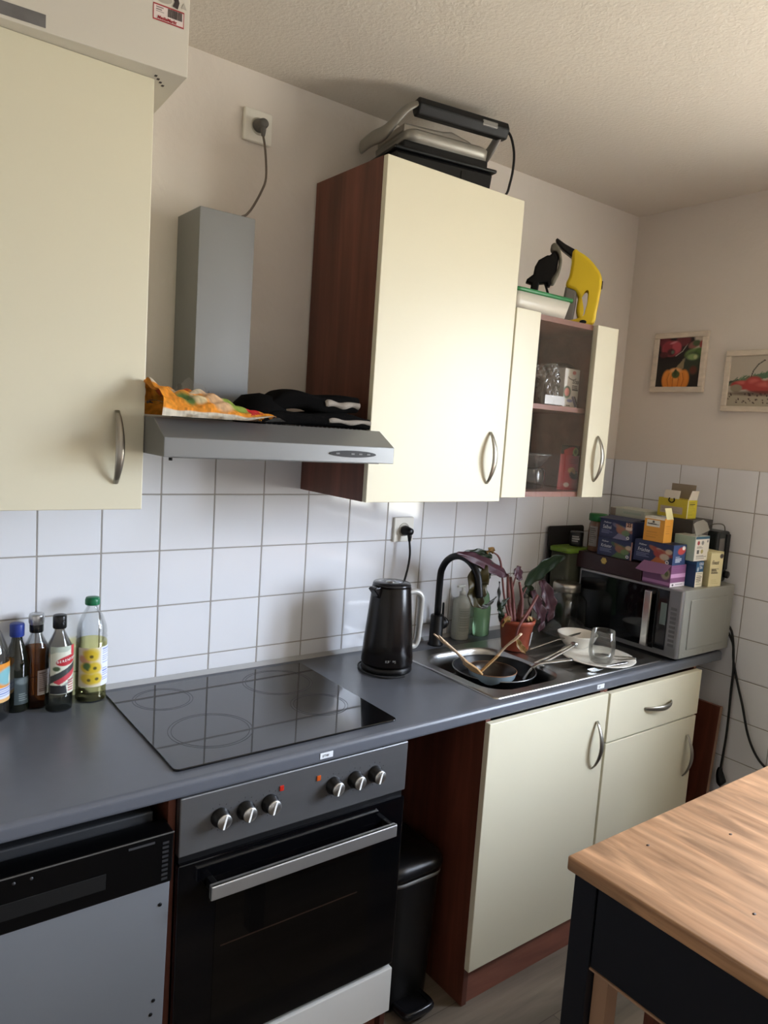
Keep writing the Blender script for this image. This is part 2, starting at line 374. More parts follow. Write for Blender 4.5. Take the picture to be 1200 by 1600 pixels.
for sx0 in (.472, 1.459):
    s = G().box(sx0, sx0 + .034, -.5692, -.568, -.531, -.517, .0004).done('sticker', mat('white_sticker', '#dfe2e6', rough=.5), w); s['label'] = 'small white sticker on the front edge'
    text('ETW' if sx0 < 1 else '57', .008, BLACKP, s, (sx0 + .006, -.5694, -.527), (1, 0, 0), (0, 0, 1))
# crumbs/paint specks are part of the slab look
# ---- oven housing cabinet
oc = thing('oven_cabinet', 'walnut housing cabinet around the built-in oven with cream drawer front below', 'cabinet', (.135, -.545, F))
g = G(); g.box(0, .016, .0, .54, .0, Z0 + zb, .0008); g.done('side_panel', WALNUT, oc)
g = G(); g.box(.583, .599, .0, .54, .0, Z0 + zb, .0008); g.done('side_panel', WALNUT, oc)
G().box(.016, .583, .02, .5, Z0 - 1.262, Z0 - 1.245).done('bottom_shelf', WALNUT, oc)
G().box(.012, .594, -.022, -.003, Z0 - 1.262, Z0 - 1.143, .0015).done('drawer_front', mat('white_laminate', '#e4e4e0', rough=.35), oc)['label'] = 'white drawer front below the oven'
G().box(.016, .583, .02, .036, .0, Z0 - 1.262).done('plinth', WALNUTX, oc)
# ---- oven
ov = thing('oven', 'built-in oven with steel control panel and black glass door', 'oven', (.4405, -.545, F))
X0 = -.289; X1 = .289
def oz(z): return z + Z0
G().box(-.27, .27, .002, .50, oz(-1.13), oz(-.56), .004).done('oven_body', mat('oven_enamel', '#2a2a2c', rough=.5), ov)
G().box(X0, X1, -.020, .0, oz(-.668), oz(-.5425), .003).done('control_panel', mat('oven_panel_steel', '#808183', rough=.42, metal=.85, bump=.02, bscale=300, stretch=(1, 10, 10), var=.08, vscale=4), ov)
KX = [.2378, .2951, .352, .5148, .5747, .6319]
for kx in KX:
    M = Matrix.Translation((kx - .4405, -.020, oz(-.603))) @ Matrix.Rotation(R(90), 4, 'X')
    k = G().lathe([(.0, 0), (.0205, 0), (.0205, .004), (.0175, .006), (.0165, .022), (.0, .022)], 28, M=M).done('knob', BLACKP, ov)
    G().lathe([(.0, .0222), (.0158, .0222), (.0158, .0245), (.014, .026), (.0, .026)], 28, M=M).done('knob_cap', mat('knob_steel', '#c9c9c6', rough=.3, metal=1.0), k)
    G().box(-.0022, .0022, -.015, .015, .026, .0275, .0005, M=M @ Matrix.Rotation(R(-14), 4, 'Z')).done('pointer', mat('pointer_white', '#f2f2ee', rough=.3), k)
    mk = G()
    for q in range(9):
        an = R(-220 + q * 32); mk.box(-.0006, .0006, .026, .029, 0, .0004, M=M @ Matrix.Rotation(an, 4, 'Z'))
    mk.done('dial_marks', mat('dial_print', '#3a3a3c', rough=.5), ov)
for lx, cn, cc in ((.3797, 'red_lamp', '#b3281c'), (.4736, 'orange_lamp', '#b8501c')):
    G().box(lx - .4405 - .005, lx - .4405 + .005, -.0225, -.0195, oz(-.582), oz(-.570), .001).done('indicator_lamp', mat(cn, cc, rough=.2), ov)['label'] = cn.replace('_', ' ').replace('lamp', 'indicator lamp')
d = G().box(X0 + .001, X1 - .001, -.022, -.002, oz(-1.130), oz(-.684), .003).done('oven_door', mat('oven_door_glass', '#060608', rough=.06, spec=.5), ov)
G().box(-.205, .195, -.0226, -.0221, oz(-1.06), oz(-.76), .0001).done('door_window', mat('smoked_window', '#0b0908', rough=.04), d)
G().box(-.19, .16, -.0230, -.0226, oz(-.894), oz(-.891)).done('rack_edge', mat('oven_rack_tint', '#2a1a10', rough=.4), d)
h = G()
h.prism([(-.235, 0), (.235, 0), (.235, 0.03), (-.235, .03)], -.064, -.060, 'Y', M=Matrix.Translation((0, 0, oz(-.752))))
h.box(-.235, .235, -.066, -.052, oz(-.752), oz(-.722), .002)
h.done('door_handle', mat('handle_steel', '#dededc', rough=.42, metal=1.0, bump=.1, bscale=120), ov)
for sx_ in (-.228, .222): G().box(sx_, sx_ + .014, -.056, -.02, oz(-.748), oz(-.726), .002).done('handle_bracket', BLACKP, ov)
G().box(X0 + .004, X1 - .004, -.012, 0, oz(-.684), oz(-.668)).done('vent_gap', BLACKM, ov)
# ---- cooktop
ck = thing('cooktop', 'black glass ceramic hob with faint cooking rings', 'hob', (.4385, -.285, WT))
def CP(x, y): return (x - .4385, y + .285)
g = G(); g.prism(rrect(-.2845, .2845, -.240, .240, .012), .0005, .0055, 'Z', bev=.001); g.done('glass_plate', mat('hob_glass', '#0b0b0d', rough=.035, spec=.7, coat=.3), ck)
RM = mat('hob_ring_print', '#2f2f32', rough=.25)
for cx, cy, r1 in ((.267, -.148, .074), (.296, -.375, .096), (.583, -.165, .096), (.60, -.355, .074)):
    x_, y_ = CP(cx, cy); z = G()
    for rr in (r1, r1 * .985 - .006):
        z.loops([[(x_ + q * math.cos(2 * math.pi * k / 64), y_ + q * math.sin(2 * math.pi * k / 64), .0058) for k in range(64)] for q in (rr, rr - .0016)], smooth=False, cap=False)
    z.done('cooking_zone', RM, ck)
# ---- dishwasher (front panel missing, door slightly ajar)
dw = thing('dishwasher', 'built-in dishwasher without front panel, black controls above bare grey door', 'dishwasher', (.125, -.555, F))
G().box(-.585, -.012, .03, .53, .08, oz(-.575), .004).done('tub_body', mat('dw_body', '#3b3d40', rough=.5, metal=.4), dw)
tilt = Matrix.Translation((0, 0, oz(-1.28))) @ Matrix.Rotation(R(2.2), 4, 'X') @ Matrix.Translation((0, 0, -oz(-1.28)))
dr = G().box(-.59, .006, .0, .026, oz(-1.28), oz(-.700), .002, M=tilt).done('door_panel', mat('galvanised_door', '#84888e', rough=.5, metal=.35, var=.10, vscale=3, bump=.03, bscale=20), dw)
for hx, hz in ((-.012, -.745), (-.016, -.955), (-.020, -.985)):
    G().lathe([(0, 0), (.004, 0), (.004, .001), (0, .001)], 12, M=tilt @ Matrix.Translation((hx, 0, oz(hz))) @ Matrix.Rotation(R(90), 4, 'X')).done('screw_hole', BLACKM, dr)
cp = G().box(-.59, .008, -.004, .05, oz(-.699), oz(-.592), .003, M=tilt).done('control_panel', mat('dw_black', '#050506', rough=.28, spec=.3), dw)
g = G(); g.box(-.59, .008, -.0052, -.0035, oz(-.5945), oz(-.5920), .0003, M=tilt); g.done('top_rail', mat('rail_steel', '#8d8d8b', rough=.35, metal=.8), dw)
g = G()
for q in range(9): g.box(-.014, -.002, -.0052, -.004, oz(-.690 + q * .0095), oz(-.6855 + q * .0095), M=tilt)
g.done('vent_slots', mat('slot_grey', '#2c2c2e', rough=.5), cp)
g = G(); g.box(-.34, -.12, -.0052, -.004, oz(-.672), oz(-.640), .0008, M=tilt); g.done('grip_recess', mat('recess', '#040404', rough=.6), cp)
for q in range(5): G().lathe([(0, 0), (.003, 0), (.003, .0012), (0, .0012)], 10, M=tilt @ Matrix.Translation((-.36 + q * .028, -.004, oz(-.606))) @ Matrix.Rotation(R(90), 4, 'X')).done('button', mat('btn_grey', '#3c3c3e', rough=.4), cp)
G().box(-.08, -.03, -.0055, -.004, oz(-.607), oz(-.603), M=tilt).done('status_strip', mat('btn_grey', '#3c3c3e', rough=.4), cp)
# filler strip behind the dishwasher gap, belongs to oven cabinet row
# ---- base cabinets
def bow(name, parent, p, length, depth=.026, axis='Z', wd=.0095, mt=SATIN):
    """flat bow handle"""
    n = 13; pts = []; rs = []
    for k in range(n):
        t = k / (n - 1); s_ = math.sin(math.pi * t); u = (t - .5) * length
        pts.append((p[0] + (u if axis == 'X' else 0), p[1] - depth * s_ ** .8 - .002, p[2] + (u if axis == 'Z' else 0))); rs.append(wd * (.55 + .45 * s_))
    g = G(); g.tube(pts, rs, 10, flat=.42, spl=False, up=(0, -1, 0))
    return g.done(name, mt, parent)
sb = thing('base_cabinet', 'walnut sink base cabinet with wide cream door, beside the pedal bin', 'cabinet', (.998, -.56, F))
W_ = .508
G().box(0, .018, .0, .545, 0, oz(zb), .0008).done('side_panel', WALNUT, sb)
G().box(W_ - .018, W_, .0, .545, oz(-1.28), oz(zb), .0008).done('side_panel', WALNUT, sb)
G().box(.018, W_ - .018, .002, .54, oz(-1.28), oz(-1.262)).done('bottom_shelf', WALNUT, sb)
G().box(.018, W_, .006, .022, 0, oz(-1.28)).done('plinth', WALNUTX, sb)
dd = G().box(-.004, W_ - .003, -.021, -.002, oz(-1.262), oz(-.5465), .0018).done('door', CREAM, sb)
bow('handle', dd, (.457, -.021, oz(-.70)), .15)
db = thing('base_cabinet', 'narrower cream base cabinet with top drawer, at the right end of the worktop', 'cabinet', (1.508, -.56, F))
W_ = .522
G().box(0, .016, .0, .545, oz(-1.28), oz(zb), .0008).done('side_panel', WALNUT, db)
G().box(W_ - .018, W_, .0, .545, 0, oz(zb), .0008).done('side_panel', WALNUT, db)
G().box(.016, W_ - .018, .002, .54, oz(-1.28), oz(-1.262)).done('bottom_shelf', WALNUT, db)
G().box(.0, W_ - .018, .006, .022, 0, oz(-1.28)).done('plinth', WALNUTX, db)
q = G().box(.002, W_ - .004, -.024, -.002, oz(-.706), oz(-.5485), .0018).done('drawer_front', CREAM, db)
bow('handle', q, (.266, -.024, oz(-.629)), .15, axis='X')
q = G().box(.006, W_ - .004, -.021, -.002, oz(-1.262), oz(-.713), .0018).done('door', CREAM, db)
bow('handle', q, (.472, -.021, oz(-.85)), .15)
# ---- wall cabinets
YC = -.334
lc = thing('wall_cabinet', 'cream wall cabinet left of the cooker hood, white carton on top', 'cabinet', (.135, 0, .008))
G().box(-.585, 0, -.314, 0, 0, .862, .001).done('carcass', CREAM2, lc)
q = G().box(-.585, .001, YC, YC + .019, -.002, .8635, .0018).done('door', CREAM, lc)
bow('handle', q, (-.056, YC, .128), .15)
mc = thing('wall_cabinet', 'tall walnut wall cabinet with cream door, contact grill on top', 'cabinet', (.7185, 0, .0165))
g = G(); g.box(0, .016, -.316, 0, 0, .868, .0006); g.done('side_panel', WALNUT, mc)
g = G(); g.box(.478, .494, -.316, 0, 0, .868, .0006); g.done('side_panel', WALNUT, mc)
g = G(); g.box(.016, .478, -.314, 0, 0, .016); g.box(.016, .478, -.314, 0, .852, .868); g.box(.016, .478, -.008, -.002, .016, .852); g.box(.016, .478, -.30, -.01, .42, .436)
g.done('carcass', WALNUT, mc)
q = G().box(.001, .493, YC, YC + .018, .0, .868, .0018).done('door', CREAM, mc)
bow('handle', q, (.432, YC, .129), .15)
rc = thing('wall_cabinet', 'low wall cabinet with glass centre door between cream stiles', 'cabinet', (1.2165, 0, .028))
RW = .490; RH = .560
g = G(); g.box(0, .016, -.312, 0, 0, RH, .0006); g.done('side_panel', WALNUTX, rc)
g = G(); g.box(RW - .016, RW, -.312, 0, 0, RH, .0006); g.done('side_panel', WALNUTX, rc)
g = G(); g.box(.016, RW - .016, -.312, 0, 0, .016); g.box(.016, RW - .016, -.312, 0, RH - .016, RH); g.done('carcass', WALNUTX, rc)
G().box(.016, RW - .016, -.008, -.002, .016, RH - .016).done('back_panel', mat('grey_brown_back', '#352f2c', rough=.6), rc)
G().box(.016, RW - .036, -.300, -.01, .276, .292, .0006).done('shelf', WALNUTX, rc)
dg = G().box(.001, .106, YC, YC + .020, .0, RH, .0018).box(.380, RW - .001, YC, YC + .020, .0, RH, .0018).done('door', CREAM, rc)
G().box(.100, .386, YC + .010, YC + .013, .001, RH - .001).done('glass_pane', THIN, dg)
bow('handle', dg, (.432, YC, .129), .15)
# ---- hood
hd = thing('cooker_hood', 'grey metal cooker hood with square chimney on the tiled wall', 'cooker hood', (.1365, 0, 0))
hw = .576
g = G(); g.prism([(-.002, .126), (-.450, .126), (-.450, .165), (-.385, .203), (-.002, .203)], 0, hw, 'X', bev=.0015)
g.done('canopy', HOODM, hd)
G().box(.03, hw - .03, -.43, -.03, .1235, .1262).done('grease_filter', mat('filter_mesh', '#6b6b6a', rough=.5, metal=.7, bump=.6, bscale=500), hd)
g = G()
for k in range(22): g.box(.27 + k * .0125, .2745 + k * .0125, -.36, -.30, .203, .2045)
g.done('top_vent_grille', BLACKM, hd)
G().box(.182, .327, -.143, -.002, .203, .706, .0012).done('chimney', HOODM, hd)
cpn = G().prism([(.454 + .066 * math.cos(R(a_)) * (1 if abs(math.cos(R(a_))) < 1 else 1), .1465 + .0078 * math.sin(R(a_))) for a_ in range(0, 360, 12)], -.4525, -.450, 'Y').done('switch_panel', BLACKP, hd)
for bx in (.41, .452, .474, .497): G().box(bx - .005, bx + .005, -.4535, -.4525, .145, .1485, .0004).done('switch', mat('switch_print', '#5f5f5e', rough=.4), cpn)
G().lathe([(0, 0), (.004, 0), (.004, .006), (0, .006)], 10, c=(.022, -.43, .118)).done('filter_knob', BLACKP, hd)
# ---- kitchen island / table
tt = thing('kitchen_table', 'wooden-topped table with dark navy frame in the right foreground', 'table', (.62, -1.14, F))
TOPM = wood('oak_table_top', '#98704f', '#c59a74', 'Y', 1.8, rough=.36, knots=.14, bump=.12)
TZ = oz(-.5)
g = G(); g.box(0, 1.30, -.90, 0, TZ - .0265, TZ, .004, seg=3); g.done('tabletop', TOPM, tt)
for kx, ky in ((.33, -.115), (.455, -.21), (.155, -.055), (.13, -.26)): G().lathe([(0, 0), (.0028, 0), (0, .0003)], 8, c=(kx, ky, TZ), sx=1.6).done('knot_mark', mat('knot', '#3c2414', rough=.6), tt)
NAVY = mat('dark_navy_paint', '#11131b', rough=.45, spec=.35)
for lx, ly in ((.012, -.055), (.012, -.89), (1.235, -.055), (1.235, -.89)):
    G().box(lx, lx + .05, ly, ly + .045, 0, TZ - .0265, .002).done('leg', NAVY, tt)
G().box(.014, .034, -.888, -.058, TZ - .177, TZ - .0265, .0015).done('apron', NAVY, tt)
G().box(1.25, 1.27, -.888, -.058, TZ - .177, TZ - .0265, .0015).done('apron', NAVY, tt)
G().box(.06, 1.24, -.03, -.012, TZ - .177, TZ - .0265, .0015).done('apron', NAVY, tt)
G().box(.012, .030, -.85, -.058, TZ - .181, TZ - .1775).done('drawer_runner', mat('pale_wood_trim', '#9c7a60', rough=.5), tt)
G().box(.03, .062, -.085, -.057, .0, TZ - .178).done('inner_post', mat('pale_wood_trim', '#9c7a60'), tt)
G().box(.20, 1.1, -.08, -.06, .10, TZ - .18).done('back_panel', WALNUT, tt)
G().box(.05, 1.24, -.86, -.06, .18, .20).done('shelf', WALNUT, tt)
# ---- board leaning beside right base cabinet
lb = thing('board', 'brown wooden board leaning upright against the tiled right wall', 'board', (2.125, -.585, F))
M = Matrix.Rotation(R(4.6), 4, 'Y')
G().box(0, .018, 0, .50, .002, oz(-.708), .0008, M=M).done('panel', WALNUT, lb)
G().box(0.0, .018, -.0012, 0, .002, oz(-.708), M=M).done('edge_band', mat('beige_edge', '#9a7c66', rough=.5), lb)
# ---- bin
bn = thing('pedal_bin', 'black plastic pedal bin between oven and sink cabinet', 'bin', (.868, -.345, F))
def rr_loop(hx, hy, r, z, n=6): return [(x, y, z) for x, y in rrect(-hx, hx, -hy, hy, r, n)]
g = G(); g.loops([rr_loop(.086, .128, .045, .004), rr_loop(.088, .130, .045, .012), rr_loop(.098, .146, .05, .375), rr_loop(.099, .147, .05, .38)]); g.done('body', mat('bin_black', '#101011', rough=.42), bn)
g = G(); g.loops([rr_loop(.1005, .149, .05, .381), rr_loop(.1005, .149, .05, .393)]); g.done('liner_rim', mat('grey_bin_bag', '#8f8f8c', rough=.5, bump=.6, bscale=60), bn)
g = G(); g.loops([rr_loop(.102, .151, .05, .394), rr_loop(.103, .152, .05, .41), rr_loop(.098, .146, .05, .425), rr_loop(.085, .13, .05, .434)]); g.done('lid', mat('bin_lid', '#121213', rough=.35), bn)
g = G(); g.tube([(-.045, -.12, .022), (-.045, -.175, .026), (-.03, -.190, .028), (.03, -.190, .028), (.045, -.175, .026), (.045, -.12, .022)], .009, 10, flat=1.3); g.box(-.04, .04, -.186, -.125, .02, .032, .004); g.done('pedal', mat('bin_pedal', '#17171a', rough=.25), bn)
# ================================================================== SINK AND TAP
sk = thing('sink', 'inset stainless steel sink with drainer, full of dirty pans', 'sink', (1.058, -.533, WT))
SWD, SDP = .794, .425
bx0, bx1, by0, by1, brd = .032, .345, .030, .385, .085      # bowl
rim = [(x, y, .0015) for x, y in rrect(0, SWD, 0, SDP, .012, 6)]
g = G(); n_ = 7
def rl(x0, x1, y0, y1, r, z): return [(x, y, z) for x, y in rrect(x0, x1, y0, y1, r, 6)]
# flange: outer rounded bead down to worktop, then flat deck built round the bowl and the drainer field
g.loops([rl(-.004, SWD + .004, -.004, SDP + .004, .016, .0004), rl(-.003, SWD + .003, -.003, SDP + .003, .015, .0030), rl(.002, SWD - .002, .002, SDP - .002, .012, .0042), rl(.010, SWD - .010, .010, SDP - .010, .010, .0020)], cap=False)
dx0, dx1, dy0, dy1 = .385, SWD - .03, .035, .36
def deck(x0, x1, y0, y1): g.box(x0, x1, y0, y1, -.0012, .0020)
# bowl-to-deck: deck ring as a bridged pair of loops (square outside, rounded inside)
def ring(ax0, ax1, ay0, ay1, inner):
    """deck quad region minus rounded inner loop"""
    n = len(inner); cx = sum(p[0] for p in inner) / n; cy = sum(p[1] for p in inner) / n; outer = []
    for (x, y, z) in inner:
        dx, dy = x - cx, y - cy; t = min(((ax1 - cx) / dx) if dx > 1e-6 else ((ax0 - cx) / dx) if dx < -1e-6 else 9e9, ((ay1 - cy) / dy) if dy > 1e-6 else ((ay0 - cy) / dy) if dy < -1e-6 else 9e9)
        outer.append((cx + dx * t, cy + dy * t, .0020))
    for ex, ey in ((ax0, ay0), (ax1, ay0), (ax0, ay1), (ax1, ay1)):
        k = min(range(n), key=lambda i: (outer[i][0] - ex) ** 2 + (outer[i][1] - ey) ** 2); outer[k] = (ex, ey, .0020)
    g.loops([outer, inner], smooth=False, cap=False)
ring(.008, .366, .008, SDP - .008, rl(bx0, bx1, by0, by1, brd, .0020))
ring(.366, SWD - .008, .008, SDP - .008, rl(dx0, dx1, dy0, dy1, .03, .0020))
g.done('rim_deck', STEEL, sk)
g = G(); lp = []
for z, s_, r in ((.0020, 0, brd), (-.002, .004, brd), (-.010, .007, brd), (-.140, .016, brd), (-.152, .022, brd - .005), (-.158, .036, brd - .02)): lp.append(rl(bx0 + s_, bx1 - s_, by0 + s_, by1 - s_, r, z))
g.loops(lp, cap=False); g.loops([lp[-1], [((bx0 + bx1) / 2 + .03 * math.cos(2 * math.pi * k / 28 + .8), (by0 + by1) / 2 + .03 * math.sin(2 * math.pi * k / 28 + .8), -.160) for k in range(28)]], cap=False)
g.done('bowl', STEEL, sk)
G().lathe([(0, -.162), (.031, -.162), (.033, -.158), (.0, -.1575)], 24, c=((bx0 + bx1) / 2, (by0 + by1) / 2, 0)).done('drain', STEELD, sk)
g = G()
def dz(u, v):
    x = dx0 + u * (dx1 - dx0); y = dy0 + v * (dy1 - dy0); e_ = min(u, 1 - u, v, 1 - v); z = .002 - .007 * min(1, e_ / .05)
    if .05 < u < .95 and .12 < v < .88: z += .0035 * max(0, math.sin(v * 42)) ** 1.5 * min(1, (min(u - .05, .95 - u)) / .04)
    return (x, y, z)
g.grid(dz, 50, 90); g.done('drainer', STEEL, sk)
tp = thing('kitchen_tap', 'matt black gooseneck tap behind the sink', 'tap', (1.243, -.062, WT))
G().lathe([(0, 0), (.026, 0), (.026, .006), (.0225, .008), (.0225, .10), (.0205, .104), (.0, .104)], 28).done('base', BLACKM, tp)
pts = [(0, 0, .10), (0, 0, .23)] + [(0.003 * (k / 8), -.0915 + .0915 * math.cos(math.pi * k / 8), .232 + .088 * math.sin(math.pi * k / 8)) for k in range(1, 9)] + [(.006, -.186, .205)]
G().tube(pts, .0115, 14, sub=4).done('gooseneck', BLACKM, tp)
M = Matrix.Rotation(R(24), 4, 'Z') @ Matrix.Translation((.0, 0, .066)) @ Matrix.Rotation(R(90), 4, 'Y')
G().lathe([(0, .01), (.019, .01), (.019, .040), (.0205, .042), (.0205, .056), (.017, .060), (0, .060)], 24, M=M).done('mixer_body', BLACKM, tp)
M2 = Matrix.Rotation(R(24), 4, 'Z')
G().tube([(.047, 0, .075), (.046, .0, .105), (.040, -.002, .138)], [.0042, .004, .0034], 10, M=M2).done('lever', BLACKM, tp)
G().lathe([(.0208, 0), (.0212, .0008), (.0212, .002), (.0208, .003)], 24, M=M @ Matrix.Translation((0, 0, .044)), cap=False).done('trim_ring', STEEL, tp)

# ================================================================== PANS AND DISHES
PANB = mat('pan_black_coating', '#08090a', rough=.35, spec=.4)
PANO = mat('pan_outside_black', '#0e0f10', rough=.3, spec=.4)
def pan(name, label, loc, r, h, rot, hl, handle_dir, mt_in, mt_out, hz=.9, tilt=(0, 0, 0), twin=True):
    t = thing(name, label, 'pan', loc, rot=(tilt[0], tilt[1], rot))
    g = G(); g.lathe([(.0, 0), (r * .80, 0), (r * .86, .004), (r * .99, h - .003), (r, h), (r - .003, h + .001)], 48, m=1, cap=False)
    g.lathe([(r - .003, h + .001), (r * .965, h - .006), (r * .84, .008), (r * .80, .005), (0, .005)], 48, m=0, cap=False)
    g.done('body', [mt_in, mt_out], t)
    g = G(); g.lathe([(r - .0026, h + .0002), (r - .001, h + .0018), (r + .0012, h + .0008), (r + .0006, h - .0016)], 48, cap=False); g.done('rim', STEELD, t)
    h_ = G()
    if twin:
        for s in (-1, 1): h_.tube([(r - .004, s * .012, h - .012), (r + .03, s * .011, h + .004), (r + .09, s * .0085, h + .025 * hz), (r + hl, s * .006, h + .06 * hz)], [.004, .0045, .0048, .004], 10, flat=.8)
        h_.box(r + hl - .008, r + hl + .006, -.011, .011, h + .056 * hz - .003, h + .066 * hz, .003)
    else: h_.tube([(r - .004, 0, h - .012), (r + .018, 0, h + .028), (r + .05, 0, h + .054), (r + .1, 0, h + .060), (r + hl, 0, h + .066)], [.008, .007, .007, .009, .010], 12, flat=.45)
    h_.done('handle', STEEL, t)
    return t
pan('saucepan', 'black saucepan with steel handle, under the frying pan in the sink', (1.235, -.330, WT - .1495), .118, .104, R(-20), .17, 0, PANB, PANO, twin=False)
pan('frying_pan', 'black frying pan with double-bar steel handle, on top in the sink', (1.258, -.328, WT - .0445), .130, .042, R(-14), .17, 0, PANB, PANO, hz=1.0)
bw = thing('bowl', 'blue-grey bowl with brown rim inside the frying pan', 'bowl', (1.208, -.368, WT - .038))
g = G(); g.lathe([(0, 0), (.040, 0), (.045, .003), (.070, .034), (.074, .050), (.0745, .052)], 40, m=1, cap=False); g.lathe([(.0745, .052), (.072, .0525), (.067, .036), (.042, .006), (0, .005)], 40, m=0, cap=False)
g.done('body', [mat('bowl_inside_dark', '#2b211b', rough=.3), mat('blue_grey_glaze', '#76858d', rough=.35)], bw)
G().lathe([(.0725, .0515), (.0735, .0532), (.075, .0525), (.0747, .0505)], 40, cap=False).done('rim', mat('brown_rim', '#7a5a40', rough=.4), bw)
BW = wood('pale_beech', '#b79a78', '#cfb596', 'X', 2.0, rough=.55)
def spatula(label, p0, p1, kind):
    t = thing('wooden_spatula', label, 'spatula', p1); d = Vector(p0) - Vector(p1); L_ = d.length
    q = d.to_track_quat('X', 'Z'); t.rotation_mode = 'QUATERNION'; t.rotation_quaternion = q
    g = G()
    if kind == 'fork':
        g.tube([(.06, 0, 0), (.12, 0, .002), (L_ - .035, 0, 0)], [.009, .0065, .0085], 12, flat=.55)
        g.tube([(L_ - .040, .001, 0), (L_ - .02, .0055, 0), (L_, .009, 0)], [.006, .0045, .0028], 8, flat=.7); g.tube([(L_ - .040, -.001, 0), (L_ - .02, -.0055, 0), (L_, -.009, 0)], [.006, .0045, .0028], 8, flat=.7)
    else: g.tube([(.06, 0, 0), (.12, 0, .003), (L_ - .02, 0, .0), (L_, 0, 0)], [.009, .008, .0105, .0095], 12, flat=.4)
    h = g.done('handle', BW, t)
    g = G(); pr = [(0, -.020), (.045, -.026), (.075, -.010), (.09, -.007), (.09, .007), (.075, .010), (.045, .026), (0, .020)] if kind == 'fork' else [(0, -.012), (.05, -.018), (.085, -.009), (.085, .009), (.05, .018), (0, .012)]
    g.prism(pr, -.0028, .0028, 'Z', bev=.0012); g.done('blade', mat('worn_beech_head', '#b18b5a', rough=.55, var=.18, vscale=40), t)
    return t
spatula('wooden spatula with a forked handle end, leaning left in the sink', (.905, -.441, -.33), (1.098, -.416, -.472), 'fork')
spatula('wooden spatula with a plain handle, leaning right in the sink', (1.150, -.520, -.335), (1.108, -.415, -.474), 'flat')
PORC = mat('white_porcelain', '#e6e2d8', rough=.18, coat=.3)
pl = thing('plate', 'white plate on the drainer under the glass', 'plate', (1.625, -.440, -.5015), rot=(R(.5), R(0), 0))
g = G(); g.lathe([(0, .002), (.065, .002), (.07, 0), (.074, .002), (.118, .014), (.121, .0165), (.119, .018), (.078, .0065), (.06, .005), (0, .005)], 56, cap=False); g.done('body', PORC, pl)
b2 = thing('bowl', 'white cereal bowl with dark food remains behind the glass', 'bowl', (1.668, -.318, -.500))
g = G(); g.lathe([(0, .002), (.028, .002), (.030, 0), (.033, .003), (.058, .030), (.068, .052), (.0695, .054), (.067, .0545), (.055, .032), (.03, .008), (0, .006)], 48, cap=False); g.done('body', PORC, b2)
g = G()
for k in range(7):
    a_ = random.random() * 6.28; r_ = .02 + .03 * random.random(); zz = .008 + max(0, r_ - .03) * .95
    g.lathe([(0, 0), (.005, 0), (.004, .002), (0, .002)], 8, c=(r_ * math.cos(a_), r_ * math.sin(a_), zz), sx=1 + random.random())
g.done('food_remains', mat('dark_crumbs', '#3a2419', rough=.6), b2)['kind'] = 'stuff'
gl = thing('drinking_glass', 'clear glass tumbler standing on the plate', 'glass', (1.606, -.466, -.4955))
g = G(); g.lathe([(0, 0), (.030, 0), (.034, .003), (.0415, .030), (.0420, .055), (.0375, .104), (.0365, .105), (.0352, .104), (.0398, .055), (.0393, .030), (.031, .008), (0, .006)], 48, cap=False); g.done('tumbler', GLASS, gl)
def cutlery(kind, label, p0, p1, name=None):
    t = thing(name or kind, label, kind, p0); d = Vector(p1) - Vector(p0); L_ = d.length
    t.rotation_mode = 'QUATERNION'; t.rotation_quaternion = d.to_track_quat('X', 'Z'); g = G()
    g.tube([(0, 0, 0), (.03, 0, .001), (L_ * .5, 0, .002), (L_ * .62, 0, .001)], [.0075, .007, .004, .0028], 10, flat=.28); g.done('handle', STEEL, t)
    g = G()
    if kind == 'fork':
        g.prism([(L_ * .6, -.003), (L_ * .72, -.011), (L_ * .8, -.012), (L_ * .8, .012), (L_ * .72, .011), (L_ * .6, .003)], -.001, .001, 'Z')
        for s in (-.0105, -.0035, .0035, .0105): g.box(L_ * .79, L_, s - .0014, s + .0014, -.001, .001)
        g.done('tines', STEEL, t)
    elif kind == 'knife': g.prism([(L_ * .58, -.006), (L_ * .95, -.008), (L_, .002), (L_ * .9, .008), (L_ * .58, .006)], -.0008, .0008, 'Z'); g.done('blade', STEEL, t)
    else: g.lathe([(0, -.003), (.012, -.001), (.019, .003), (.0185, .004), (.011, .001), (0, -.001)], 24, c=(L_ * .80, 0, .001), sx=1.6, cap=False); g.done('spoon_bowl', STEEL, t)
    return t
cutlery('knife', 'steel knife lying across the back of the drainer', (1.49, -.262, -.497), (1.665, -.335, -.440))
cutlery('fork', 'steel fork lying along the front edge of the drainer', (1.66, -.527, -.486), (1.50, -.505, -.497))
cutlery('spoon', 'steel spoon resting on the right side of the white plate', (1.715, -.522, -.482), (1.62, -.415, -.492))
# ---- kettle
kt = thing('kettle', 'black electric kettle with silver handle beside the sink', 'kettle', (.940, -.188, WT))
KB = mat('dark_glitter_plastic', '#0d0807', rough=.24, spec=.4, var=.6, vscale=500)
G().lathe([(0, 0), (.075, 0), (.077, .004), (.076, .016), (.072, .020), (0, .020)], 40).done('power_base', BLACKP, kt)
G().lathe([(0, .022), (.0765, .022), (.078, .026), (.0735, .090), (.066, .170), (.0585, .252), (.057, .256), (0, .256)], 56).done('body', KB, kt)
lid = G().lathe([(0, .256), (.056, .256), (.0575, .259), (.055, .264), (.03, .2665), (0, .267)], 48).done('lid', mat('kettle_lid', '#222224', rough=.2), kt)
G().lathe([(0, .2668), (.014, .2668), (.013, .2685), (0, .2688)], 24, c=(-.008, -.004, 0)).done('lid_button', STEEL, lid)
hd_dir = R(-8)
M = Matrix.Rotation(hd_dir, 4, 'Z')
